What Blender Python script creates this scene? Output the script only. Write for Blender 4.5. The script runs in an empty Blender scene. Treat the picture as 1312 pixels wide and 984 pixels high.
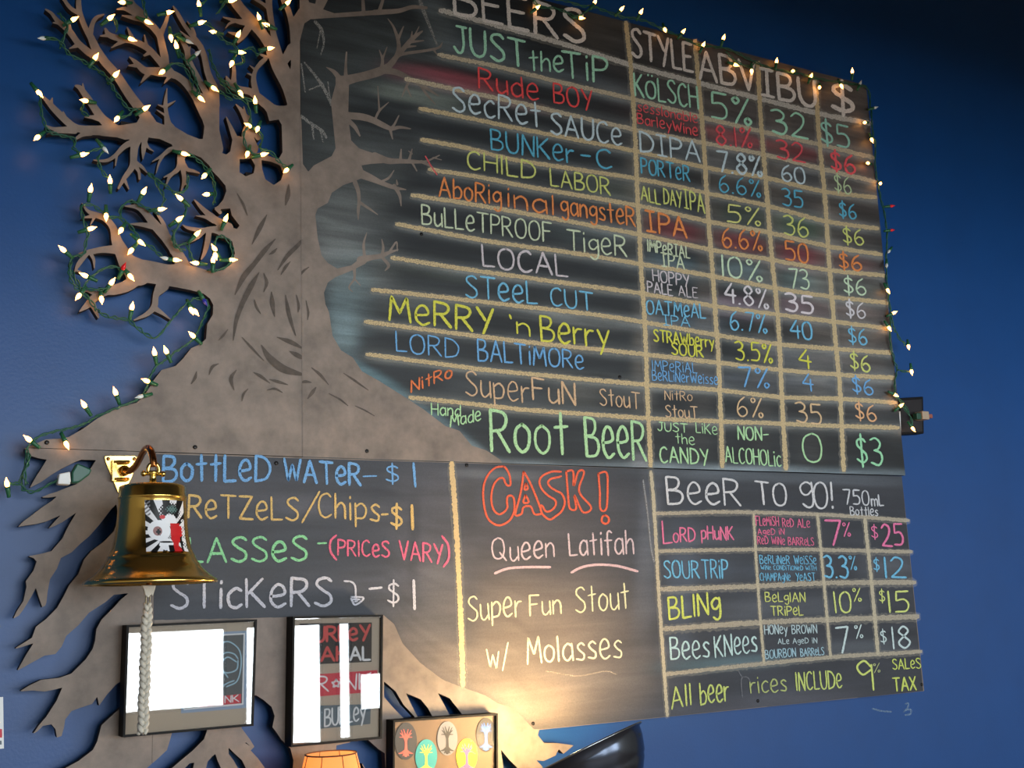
import bpy, math, random
import numpy as np
from mathutils import Vector, Matrix
random.seed(7)
rng = np.random.default_rng(7)
C = bpy.context.scene.collection
SC = bpy.context.scene

# ---------------------------------------------------------------- camera
# room axes: X along the photographed wall, Y into it (the wall is y = 0), Z up
F_PX, CXP, CYP, DIST, EYE = 1500.0, 656.0, 492.0, 2.3546, 1.6
_x = np.array([2584., -180., -F_PX]); _z = np.array([-313., 8000., -F_PX])
_x /= np.linalg.norm(_x); _z -= _x * (_x @ _z); _z /= np.linalg.norm(_z); _y = np.cross(_z, _x)
ROT = np.array([_x, _y, _z])
cam_d = bpy.data.cameras.new('camera'); cam = bpy.data.objects.new('camera', cam_d); C.objects.link(cam)
cam.matrix_world = Matrix([list(ROT[0]) + [0], list(ROT[1]) + [-DIST], list(ROT[2]) + [EYE], [0, 0, 0, 1]])
cam_d.sensor_fit = 'HORIZONTAL'; cam_d.sensor_width = 36; cam_d.lens = 36 * F_PX / 1312.0
cam_d.clip_start = 0.05
SC.camera = cam
SC.cycles.transparent_max_bounces = 48

# ---------------------------------------------------------------- world, exposure, light levels
SC.view_settings.view_transform = 'Standard'; SC.view_settings.look = 'None'
SC.view_settings.gamma = 1.0; SC.view_settings.exposure = 0.0; SC.view_settings.use_curve_mapping = False
wd = bpy.data.worlds.new('world'); SC.world = wd; wd.use_nodes = True
wd.node_tree.nodes['Background'].inputs[0].default_value = (0.55, 0.7, 1.0, 1)
wd.node_tree.nodes['Background'].inputs[1].default_value = 0.4
WINDOW_STRENGTH = 11.5
BULB_STRENGTH = 13.0
CLAMP_LAMP_W = 12.0
SHADE_LAMP_W = 0.28

# ---------------------------------------------------------------- helpers
def lin(c):
    c = np.asarray(c, float) / 255.0
    return np.where(c <= 0.04045, c / 12.92, ((c + 0.055) / 1.055) ** 2.4)
def L4(c): return tuple(float(v) for v in lin(c)) + (1.0,)

def W(px, py, y=0.0):
    """point of the plane at depth y seen where the photo has (px, py)"""
    px = np.asarray(px, float); py = np.asarray(py, float)
    d = np.stack([px - CXP, CYP - py, np.full_like(px, -F_PX)], -1) @ ROT.T
    t = (DIST + y) / d[..., 1]
    return np.stack([d[..., 0] * t, np.full_like(px, y), EYE + d[..., 2] * t], -1)
def V(px, py, y=0.0): return Vector(W(px, py, y).tolist())
def PX(p):
    p = np.asarray(p, float); q = (p - np.array([0, -DIST, EYE])) @ ROT
    return np.stack([CXP - F_PX * q[..., 0] / q[..., 2], CYP + F_PX * q[..., 1] / q[..., 2]], -1)
VPV = (343.0, -7508.0)
def up_dir(x, y):
    dx, dy = VPV[0] - x, VPV[1] - y; n = math.hypot(dx, dy); return dx / n, dy / n
def depth(p): return float(-(((np.asarray(p) - np.array([0, -DIST, EYE])) @ ROT)[2]))

def mesh(name, verts, faces, mat=None, parent=None, smooth=False):
    me = bpy.data.meshes.new(name); me.from_pydata([tuple(v) for v in verts], [], [tuple(f) for f in faces]); me.update()
    if mat: me.materials.append(mat)
    if smooth: me.polygons.foreach_set('use_smooth', [True] * len(me.polygons))
    return link(name, me, parent)
def link(name, me, parent=None):
    o = bpy.data.objects.new(name, me); C.objects.link(o)
    if parent: o.parent = parent
    return o
def tag(o, label=None, cat=None, group=None, kind=None):
    if label: o['label'] = label
    if cat: o['category'] = cat
    if group: o['group'] = group
    if kind: o['kind'] = kind
    return o
def empty(name, label, cat, group=None):
    o = bpy.data.objects.new(name, None); o.empty_display_size = 0.05; C.objects.link(o); return tag(o, label, cat, group)

class MB:
    def __init__(s): s.v = []; s.f = []
    def add(s, vs, fs):
        k = len(s.v); s.v += [tuple(v) for v in vs]; s.f += [tuple(i + k for i in f) for f in fs]; return s
    def box(s, a, b):
        (x0, y0, z0), (x1, y1, z1) = a, b
        s.add([(x0, y0, z0), (x1, y0, z0), (x1, y1, z0), (x0, y1, z0), (x0, y0, z1), (x1, y0, z1), (x1, y1, z1), (x0, y1, z1)],
              [(0, 3, 2, 1), (4, 5, 6, 7), (0, 1, 5, 4), (1, 2, 6, 5), (2, 3, 7, 6), (3, 0, 4, 7)]); return s
    def slab(s, quad, y0, y1):
        """prism over a world XZ polygon between depths y0 (front, nearer the room) and y1"""
        n = len(quad)
        s.add([(p[0], y0, p[1]) for p in quad] + [(p[0], y1, p[1]) for p in quad],
              [tuple(range(n)), tuple(range(2 * n - 1, n - 1, -1))] + [(i, i + n, (i + 1) % n + n, (i + 1) % n) for i in range(n)]); return s
    def tube(s, pts, r, n=8, caps=True):
        pts = [Vector(p) for p in pts]; m = len(pts)
        rs = r if hasattr(r, '__len__') else [r] * m
        t0 = (pts[1] - pts[0]).normalized(); a = t0.orthogonal().normalized(); rings = []
        for i, p in enumerate(pts):
            t = (pts[min(i + 1, m - 1)] - pts[max(i - 1, 0)]).normalized()
            a = (a - t * a.dot(t)); a = a.normalized() if a.length > 1e-9 else t.orthogonal().normalized(); b = t.cross(a)
            rings.append([p + (a * math.cos(2 * math.pi * k / n) + b * math.sin(2 * math.pi * k / n)) * rs[i] for k in range(n)])
        vs = [q for rg in rings for q in rg]
        fs = [(i * n + k, i * n + (k + 1) % n, (i + 1) * n + (k + 1) % n, (i + 1) * n + k) for i in range(m - 1) for k in range(n)]
        if caps: fs += [tuple(range(n - 1, -1, -1)), tuple(range((m - 1) * n, m * n))]
        return s.add(vs, fs)
    def lathe(s, prof, org, axis=(0, 0, 1), n=32, a0=0, a1=2 * math.pi, closed=True):
        """prof: (radius, height) pairs"""
        ax = Vector(axis).normalized(); u = ax.orthogonal().normalized()
        if abs(ax.z) > 0.99: u = Vector((0, -1, 0))
        w = ax.cross(u); org = Vector(org); m = len(prof); k = n if closed else n + 1
        vs = [org + ax * h + (u * math.cos(a0 + (a1 - a0) * j / n) + w * math.sin(a0 + (a1 - a0) * j / n)) * r for r, h in prof for j in range(k)]
        fs = [(i * k + j, i * k + (j + 1) % k, (i + 1) * k + (j + 1) % k, (i + 1) * k + j) for i in range(m - 1) for j in range(n)]
        return s.add(vs, fs)
    def sphere(s, c, r, n=12, sc=(1, 1, 1)):
        m = n // 2; c = Vector(c)
        vs = [(c.x + r * sc[0] * math.sin(math.pi * i / m) * math.cos(2 * math.pi * j / n), c.y + r * sc[1] * math.sin(math.pi * i / m) * math.sin(2 * math.pi * j / n), c.z + r * sc[2] * math.cos(math.pi * i / m)) for i in range(m + 1) for j in range(n)]
        return s.add(vs, [(i * n + j, (i + 1) * n + j, (i + 1) * n + (j + 1) % n, i * n + (j + 1) % n) for i in range(m) for j in range(n)])
    def build(s, name, mat, parent=None, smooth=False, bevel=0):
        o = mesh(name, s.v, s.f, mat, parent, smooth)
        if bevel:
            m = o.modifiers.new('bevel', 'BEVEL'); m.width = bevel; m.segments = 2; m.limit_method = 'ANGLE'
        return o

# ---------------------------------------------------------------- materials
def newmat(name):
    m = bpy.data.materials.new(name); m.use_nodes = True
    return m, m.node_tree.nodes, m.node_tree.links, m.node_tree.nodes['Principled BSDF']
def simple(name, rgb, rough=0.5, metal=0.0, spec=0.5, bump=0.0, bscale=40.0, vary=0.0, vscale=8.0, emit=None, estr=0.0, coat=0.0):
    m, N, K, b = newmat(name)
    b.inputs['Base Color'].default_value = L4(rgb); b.inputs['Roughness'].default_value = rough
    b.inputs['Metallic'].default_value = metal; b.inputs['Specular IOR Level'].default_value = spec
    if coat: b.inputs['Coat Weight'].default_value = coat; b.inputs['Coat Roughness'].default_value = 0.05
    tc = N.new('ShaderNodeTexCoord')
    if bump:
        n = N.new('ShaderNodeTexNoise'); n.inputs['Scale'].default_value = bscale; n.inputs['Detail'].default_value = 6
        bp = N.new('ShaderNodeBump'); bp.inputs['Strength'].default_value = bump; bp.inputs['Distance'].default_value = 0.002
        K.new(tc.outputs['Object'], n.inputs['Vector']); K.new(n.outputs['Fac'], bp.inputs['Height']); K.new(bp.outputs['Normal'], b.inputs['Normal'])
    if vary:
        n = N.new('ShaderNodeTexNoise'); n.inputs['Scale'].default_value = vscale; n.inputs['Detail'].default_value = 8; n.inputs['Roughness'].default_value = 0.65
        K.new(tc.outputs['Object'], n.inputs['Vector'])
        r = N.new('ShaderNodeValToRGB'); r.color_ramp.elements[0].position = 0.32; r.color_ramp.elements[1].position = 0.7
        c = np.array(L4(rgb)); r.color_ramp.elements[0].color = tuple(np.append(c[:3] * (1 - vary), 1)); r.color_ramp.elements[1].color = tuple(np.append(np.minimum(c[:3] * (1 + vary), 1), 1))
        K.new(n.outputs['Fac'], r.inputs['Fac']); K.new(r.outputs['Color'], b.inputs['Base Color'])
    if emit is not None:
        b.inputs['Emission Color'].default_value = L4(emit); b.inputs['Emission Strength'].default_value = estr
    return m

M_wall = simple('blue_wall_paint', (8, 67, 128), rough=0.42, spec=0.42, bump=0.12, bscale=160, vary=0.06, vscale=5)
M_cream = simple('plain_room_paint', (196, 184, 160), rough=0.8)
M_floor = simple('brown_floor', (140, 108, 80), rough=0.5, vary=0.25)
M_ceil = simple('dark_ceiling', (150, 148, 146), rough=0.9)
M_beam = simple('dark_beam_paint', (50, 46, 44), rough=0.8)
M_edge = simple('black_panel_edge', (24, 20, 18), rough=0.8)
M_brown = simple('brown_grey_paint', (124, 111, 101), rough=0.55, spec=0.45, bump=0.25, bscale=25, vary=0.32, vscale=15)
M_board_back = simple('raw_board_side', (26, 25, 26), rough=0.8)
M_bark = simple('dark_bark_paint', (80, 70, 62), rough=0.7, vary=0.3, vscale=60)
M_brass = simple('polished_brass', (228, 192, 106), rough=0.2, metal=1.0, bump=0.03, bscale=30)
M_brass_dark = simple('aged_brass', (170, 110, 62), rough=0.2, metal=1.0)
M_rope = simple('off_white_cotton_rope', (200, 196, 184), rough=0.95, bump=0.6, bscale=500)
M_steel = simple('dull_steel', (120, 110, 90), rough=0.35, metal=1.0)
M_green = simple('dark_green_cord', (26, 84, 62), rough=0.45)
M_socket = simple('green_bulb_socket', (30, 92, 60), rough=0.4)
M_clear = simple('unlit_clear_bulb', (215, 225, 225), rough=0.1, spec=0.8)
M_red_bulb = simple('red_unlit_bulb', (230, 30, 40), rough=0.2)
M_blue_bulb = simple('blue_unlit_bulb', (50, 50, 160), rough=0.2)
M_white_pl = simple('white_plastic', (225, 228, 228), rough=0.4)
M_black = simple('black_frame', (12, 12, 14), rough=0.6, spec=0.2)
M_black_gloss = simple('dark_polished_steel', (74, 80, 92), rough=0.2, metal=0.85)
M_bulb = simple('glowing_mini_bulb', (255, 200, 120), emit=(255, 174, 84), estr=BULB_STRENGTH)
M_mount = simple('grey_brown_mount', (190, 176, 158), rough=0.8)
M_white_in = simple('white_lamp_inside', (240, 235, 225), rough=0.3)

def glass_mat(name='picture_glass', ior=1.95):
    m, N, K, b = newmat(name); N.remove(b)
    t = N.new('ShaderNodeBsdfTransparent'); g = N.new('ShaderNodeBsdfGlossy'); g.inputs['Roughness'].default_value = 0.012
    mx = N.new('ShaderNodeMixShader'); fr = N.new('ShaderNodeFresnel'); fr.inputs['IOR'].default_value = ior
    K.new(fr.outputs[0], mx.inputs[0]); K.new(t.outputs[0], mx.inputs[1]); K.new(g.outputs[0], mx.inputs[2])
    K.new(mx.outputs[0], N['Material Output'].inputs['Surface']); return m
M_glass = glass_mat(); M_acrylic = glass_mat('low_glare_glass', 1.04)

def attr_mat(name, rough=0.6, spec=0.4, streak=0.0, grain=0.0):
    """colour stored in the colour attribute 'col', with fine rubbed streaks and grain"""
    m, N, K, b = newmat(name)
    a = N.new('ShaderNodeAttribute'); a.attribute_name = 'col'
    b.inputs['Roughness'].default_value = rough; b.inputs['Specular IOR Level'].default_value = spec
    out = a.outputs['Color']
    if streak:
        tc = N.new('ShaderNodeTexCoord'); mp = N.new('ShaderNodeMapping'); mp.inputs['Scale'].default_value = (2.2, 2.2, 26)
        K.new(tc.outputs['Object'], mp.inputs['Vector'])
        n = N.new('ShaderNodeTexNoise'); n.inputs['Scale'].default_value = 1.6; n.inputs['Detail'].default_value = 9; n.inputs['Roughness'].default_value = 0.62; n.inputs['Distortion'].default_value = 0.4
        K.new(mp.outputs[0], n.inputs['Vector'])
        n2 = N.new('ShaderNodeTexNoise'); n2.inputs['Scale'].default_value = 420; n2.inputs['Detail'].default_value = 2; K.new(tc.outputs['Object'], n2.inputs['Vector'])
        mr = N.new('ShaderNodeMapRange'); mr.inputs[1].default_value = 0.3; mr.inputs[2].default_value = 0.72; mr.inputs[3].default_value = 1 - streak; mr.inputs[4].default_value = 1 + streak * 1.6
        K.new(n.outputs['Fac'], mr.inputs[0])
        mr2 = N.new('ShaderNodeMapRange'); mr2.inputs[1].default_value = 0.3; mr2.inputs[2].default_value = 0.7; mr2.inputs[3].default_value = 1 - grain; mr2.inputs[4].default_value = 1 + grain
        K.new(n2.outputs['Fac'], mr2.inputs[0])
        mu = N.new('ShaderNodeMath'); mu.operation = 'MULTIPLY'; K.new(mr.outputs[0], mu.inputs[0]); K.new(mr2.outputs[0], mu.inputs[1])
        vm = N.new('ShaderNodeVectorMath'); vm.operation = 'SCALE'; K.new(out, vm.inputs[0]); K.new(mu.outputs[0], vm.inputs['Scale']); out = vm.outputs[0]
    K.new(out, b.inputs['Base Color']); return m
M_board = attr_mat('rubbed_chalkboard_paint', rough=0.55, spec=0.4, streak=0.34, grain=0.10)
M_board_low = attr_mat('wiped_chalkboard_paint', rough=0.55, spec=0.4, streak=0.14, grain=0.10)
M_print = attr_mat('printed_surface', rough=0.4, spec=0.4)

_chalk = {}
def chalk_mat(rgb, cover=0.62, scale=520.0, soft=0.16, lo=0.22, hi=1.0):
    rgb = tuple(int(c * .84 + 208 * .16) for c in rgb); key = (rgb, cover, scale, hi)
    if key in _chalk: return _chalk[key]
    m, N, K, b = newmat('chalk_%d_%d_%d' % tuple(rgb)); b.inputs['Base Color'].default_value = L4(rgb); b.inputs['Roughness'].default_value = 1.0; b.inputs['Specular IOR Level'].default_value = 0.1
    tc = N.new('ShaderNodeTexCoord'); n = N.new('ShaderNodeTexNoise'); n.inputs['Scale'].default_value = scale; n.inputs['Detail'].default_value = 3; n.inputs['Roughness'].default_value = 0.7
    K.new(tc.outputs['Object'], n.inputs['Vector'])
    mr = N.new('ShaderNodeMapRange'); t = 0.5 + (0.5 - cover) * 0.5
    mr.inputs[1].default_value = t - soft; mr.inputs[2].default_value = t + 0.06; mr.inputs[3].default_value = lo; mr.inputs[4].default_value = hi
    K.new(n.outputs['Fac'], mr.inputs[0]); K.new(mr.outputs[0], b.inputs['Alpha']); _chalk[key] = m; return m

# ---------------------------------------------------------------- structure: the room
def struct(name, a, b, mat):
    return tag(MB().box(a, b).build(name, mat), kind='structure')
XL, XR, YR, ZC = -1.6, 7.0, -6.2, 4.2
struct('wall_front', (XL, 0, 0), (XR, 0.12, ZC), M_wall)
struct('wall_left', (XL - .12, YR, 0), (XL, 0.12, ZC), M_cream)
struct('wall_right', (XR, YR, 0), (XR + .12, 0.12, ZC), M_cream)
struct('wall_rear', (XL, YR - .12, 0), (XR, YR, ZC), M_cream)
struct('floor', (XL, YR, -0.12), (XR, 0.12, 0), M_floor)
struct('ceiling', (XL, YR, ZC), (XR, 0.12, ZC + .12), M_ceil)
struct('shade_beam_1', (XL, -2.5, 2.43), (XR, -2.36, ZC), M_beam)       # unseen beam, added to shade the upper part of the front wall

mw, N, K, b = newmat('bright_window_pane'); b.inputs['Base Color'].default_value = (0, 0, 0, 1)
b.inputs['Emission Color'].default_value = (0.86, 0.94, 1.0, 1); b.inputs['Emission Strength'].default_value = WINDOW_STRENGTH
M_pane = mw
M_wframe = simple('window_frame_paint', (90, 86, 80), rough=0.6)
WINS = [(-0.2, 2.50, 0.98, 1.50), (-0.2, 2.50, 1.545, 2.85), (2.665, 3.22, 0.62, 1.50), (2.665, 3.22, 1.545, 2.85), (3.375, 3.45, 0.68, 1.5),
        (3.38, 4.4, 1.545, 2.3), (3.54, 4.4, 0.87, 1.12), (4.6, 6.6, 0.9, 2.3)]
for i, (x0, x1, z0, z1) in enumerate(WINS):
    w = bpy.data.objects.new('window_%d' % (i + 1), None); C.objects.link(w); tag(w, kind='structure')
    y = YR
    mesh('window_pane', [(x0, y + .02, z0), (x1, y + .02, z0), (x1, y + .02, z1), (x0, y + .02, z1)], [(3, 2, 1, 0)], M_pane, w)
    fr = MB(); t = 0.02
    fr.box((x0 - t, y, z0 - t), (x1 + t, y + .04, z0)).box((x0 - t, y, z1), (x1 + t, y + .04, z1 + t)).box((x0 - t, y, z0), (x0, y + .04, z1)).box((x1, y, z0), (x1 + t, y + .04, z1))
    fr.build('window_frame', M_wframe, w)

# ---------------------------------------------------------------- silhouettes from strokes and outlines
YF = -0.046         # front face of all the boards
TH = 0.018
def sd_poly(gx, gy, P):
    P = np.array(P, float); Q = np.roll(P, -1, 0); d = np.full(gx.shape, 1e9); ins = np.zeros(gx.shape, bool)
    for (ax, ay), (bx, by) in zip(P, Q):
        ex, ey = bx - ax, by - ay; wx, wy = gx - ax, gy - ay
        t = np.clip((wx * ex + wy * ey) / (ex * ex + ey * ey + 1e-12), 0, 1)
        d = np.minimum(d, (wx - ex * t) ** 2 + (wy - ey * t) ** 2)
        c = (ay > gy) != (by > gy)
        if c.any():
            with np.errstate(divide='ignore', invalid='ignore'):
                ins ^= c & (gx < (bx - ax) * (gy - ay) / (by - ay + 1e-12) + ax)
    d = np.sqrt(d); return np.where(ins, -d, d)
def catmull(pts, k=6):
    pts = [np.array(p, float) for p in pts]
    if len(pts) < 3: return pts
    out = []; q = [2 * pts[0] - pts[1]] + pts + [2 * pts[-1] - pts[-2]]
    for i in range(1, len(q) - 2):
        for j in range(k):
            t = j / k; a, b, c, d = q[i - 1], q[i], q[i + 1], q[i + 2]
            out.append(0.5 * ((2 * b) + (c - a) * t + (2 * a - 5 * b + 4 * c - d) * t * t + (3 * b - a - 3 * c + d) * t ** 3))
    out.append(pts[-1]); return out
def field(x0, y0, x1, y1, step, polys=(), holes=(), strokes=(), holes2=()):
    xs = np.arange(x0, x1 + step, step); ys = np.arange(y0, y1 + step, step); gx, gy = np.meshgrid(xs, ys)
    d = np.full(gx.shape, 1e3)
    for P in polys: d = np.minimum(d, sd_poly(gx, gy, P))
    for P in holes:
        P = np.array(P, float); sl = box_slice(P, xs, ys, 4); d[sl] = np.maximum(d[sl], -sd_poly(gx[sl], gy[sl], P))
    for S in strokes:
        S = catmull(S, 4)
        for a, b in zip(S[:-1], S[1:]):
            m = max(a[2], b[2]) + 3; sl = box_slice(np.array([a[:2], b[:2]]), xs, ys, m)
            X, Y = gx[sl], gy[sl]
            if X.size == 0: continue
            ex, ey = b[0] - a[0], b[1] - a[1]; t = np.clip(((X - a[0]) * ex + (Y - a[1]) * ey) / (ex * ex + ey * ey + 1e-9), 0, 1)
            r = (a[2] + (b[2] - a[2]) * t) / 2
            d[sl] = np.minimum(d[sl], np.hypot(X - a[0] - ex * t, Y - a[1] - ey * t) - r)
    for P in holes2:
        P = np.array(P, float); sl = box_slice(P, xs, ys, 4); d[sl] = np.maximum(d[sl], -sd_poly(gx[sl], gy[sl], P))
    return xs, ys, d
def box_slice(P, xs, ys, m):
    i0 = max(int(np.searchsorted(xs, P[:, 0].min() - m)) - 1, 0); i1 = int(np.searchsorted(xs, P[:, 0].max() + m)) + 1
    j0 = max(int(np.searchsorted(ys, P[:, 1].min() - m)) - 1, 0); j1 = int(np.searchsorted(ys, P[:, 1].max() + m)) + 1
    return (slice(j0, j1), slice(i0, i1))
def contours(xs, ys, d):
    d = d.copy(); d[0, :] = d[-1, :] = 1e3; d[:, 0] = d[:, -1] = 1e3
    d = np.where(np.abs(d) < 1e-6, 1e-6, d); s = d < 0; nxt = {}
    ny, nx = d.shape
    def h(j, i):
        t = d[j, i] / (d[j, i] - d[j, i + 1]); t = min(max(t, 0), 1); return (xs[i] + t * (xs[i + 1] - xs[i]), ys[j])
    def v(j, i):
        t = d[j, i] / (d[j, i] - d[j + 1, i]); t = min(max(t, 0), 1); return (xs[i], ys[j] + t * (ys[j + 1] - ys[j]))
    code = s[:-1, :-1] * 1 + s[:-1, 1:] * 2 + s[1:, 1:] * 4 + s[1:, :-1] * 8
    T = {1: 'LT', 2: 'TR', 3: 'LR', 4: 'RB', 6: 'TB', 7: 'LB', 8: 'BL', 9: 'BT', 11: 'BR', 12: 'RL', 13: 'RT', 14: 'TL', 5: 'LTRB', 10: 'TRBL'}
    key = lambda e, j, i: {'T': ('h', j, i), 'B': ('h', j + 1, i), 'L': ('v', j, i), 'R': ('v', j, i + 1)}[e]
    for j, i in zip(*np.nonzero((code > 0) & (code < 15))):
        q = T[int(code[j, i])]
        for a, b in zip(q[::2], q[1::2]): nxt[key(a, j, i)] = key(b, j, i)
    loops = []
    while nxt:
        k0, k = nxt.popitem(); lp = [k0]
        while k != k0 and k in nxt: lp.append(k); k = nxt.pop(k)
        pts = [h(a[1], a[2]) if a[0] == 'h' else v(a[1], a[2]) for a in lp]
        if len(pts) > 6: loops.append(rdp(pts, 0.16))
    return [l for l in loops if len(l) > 3]
def rdp(pts, eps):
    P = np.array(pts); k = len(P) // 2
    def go(a, b):
        st = [(a, b)]; keep = {a, b}
        while st:
            a, b = st.pop()
            if b - a < 2: continue
            e = Q[b] - Q[a]; n = np.hypot(*e) + 1e-12; w = Q[a + 1:b] - Q[a]; dd = np.abs(w[:, 0] * e[1] - w[:, 1] * e[0]) / n
            if np.hypot(*e) < 1e-9: dd = np.hypot(w[:, 0], w[:, 1])
            i = int(dd.argmax())
            if dd[i] > eps: keep.add(a + 1 + i); st += [(a, a + 1 + i), (a + 1 + i, b)]
        return keep
    Q = np.vstack([P, P[:1]]); ks = go(0, k) | go(k, len(P)); ks.discard(len(P)); return [tuple(P[i]) for i in sorted(ks)]
def sheet(name, loops, yfront, thick, mat, side=None, parent=None):
    """flat (thick == 0) or solid sheet bounded by pixel loops on the plane yfront; loops inside loops are holes"""
    cu = bpy.data.curves.new(name, 'CURVE'); cu.dimensions = '2D'; cu.fill_mode = 'BOTH' if thick else 'FRONT'; cu.extrude = thick / 2
    if not thick: cu.fill_mode = 'BOTH'
    for lp in loops:
        A = np.array(lp); w = W(A[:, 0], A[:, 1], yfront); sp = cu.splines.new('POLY'); sp.points.add(len(lp) - 1)
        co = np.ones((len(lp), 4)); co[:, 0] = w[:, 0]; co[:, 1] = w[:, 2]; co[:, 2] = 0
        sp.points.foreach_set('co', co.ravel().tolist()); sp.use_cyclic_u = True
    o = bpy.data.objects.new('tmp', cu); C.objects.link(o)
    dg = bpy.context.evaluated_depsgraph_get(); me = bpy.data.meshes.new_from_object(o.evaluated_get(dg)); bpy.data.objects.remove(o)
    n = len(me.vertices); co = np.empty(n * 3); me.vertices.foreach_get('co', co); co = co.reshape(-1, 3)
    new = np.stack([co[:, 0], yfront + thick / 2 - co[:, 2], co[:, 1]], -1); me.vertices.foreach_set('co', new.ravel()); me.update()
    me.name = name; me.materials.clear(); me.materials.append(mat)
    if side and thick:
        me.materials.append(side); me.polygons.foreach_set('material_index', [0 if abs(p.normal.y) > 0.5 else 1 for p in me.polygons])
    return link(name, me, parent)

# ---------------------------------------------------------------- the tree: cut panels and painted continuation
def seam_y(x): return 574.0 + 0.0330 * (x - 32)
def x385(y): return 384.6 + (y - 100) * 0.0065
def x199(y): return 199.5 - (y - 580) * 0.012

TRUNK = [(32,574),(43,570),(58,563),(76,562),(88,560),(107,549),(125,536),(152,522),(175,516),(185,507),(197,487),(207,474),(225,469),(235,459),(245,446),(258,440),(264,434),(265.5,415),(272.7,403),(273.3,391),(269,382.4),(260.5,376),(243.4,371.5),(220,367),(200,364),(186,362),(172,364),(163,360),(158,346),(156,330),(163,320),(170,328),(178,332),(192,334),(215,339),(237,338),(252,342),(267,347),(282,347),(295,340),(301,325),(297,307),(286,299),(297,296),(303,294),(307,289),(297,276),(295,267),(280,268),(275,266),(279,264),(286,256),(290,245),(289,238),(280,227),(272,219),(268,212),(258,202),(243,196),(225,193),(220,185),(205,178),(190,176),(175,178),(160,179),(150,176),(130,174),(120,171),(122,164),(140,162),(158,160),(175,157),(180,149),(192,143),(197,155),(210,160),(220,160),(240,172),(255,178),(262.5,178),(263,165),(259,153),(254,143),(248,130),(256,124),(266,132),(270,141),(276,128),(281,117),(281,187),(284,196),(290,198),(295,194),(298,178),(305,174),(318,178),(326,186),(332,177),(340,165),(345,155),(342,144),(335,134),(350,138),(357,137),(367,137),(369,130),(357,100),(350,82),(342,72),(340,58),(352,66),(372,90),(376,60),(372,37),(371,13),(376,22),(386,7),(387,-8),(400,-8),(400,600),(30,600)]
HOLES = [
 [(307,204),(322,203),(327,212),(325,222),(315,226),(307,221)],
 [(335,205),(347,207),(359,212),(363,222),(360,231),(351,237),(340,230),(336,217)],
 [(345,155),(357,153),(361,160),(362,195),(357,204),(345,200),(335,195),(325,197),(324,187),(332,177),(340,165)],
 [(342,78),(350,82),(357,100),(369,130),(367,136),(357,137),(342,125),(332,115),(329,102),(331,92)],
 [(352,5),(360,15),(367,25),(372,37),(371,82),(365,72),(355,50),(350,30),(350,10)],
 [(371,13),(376,22),(386,7),(387,-9),(366,-9)],
]
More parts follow.
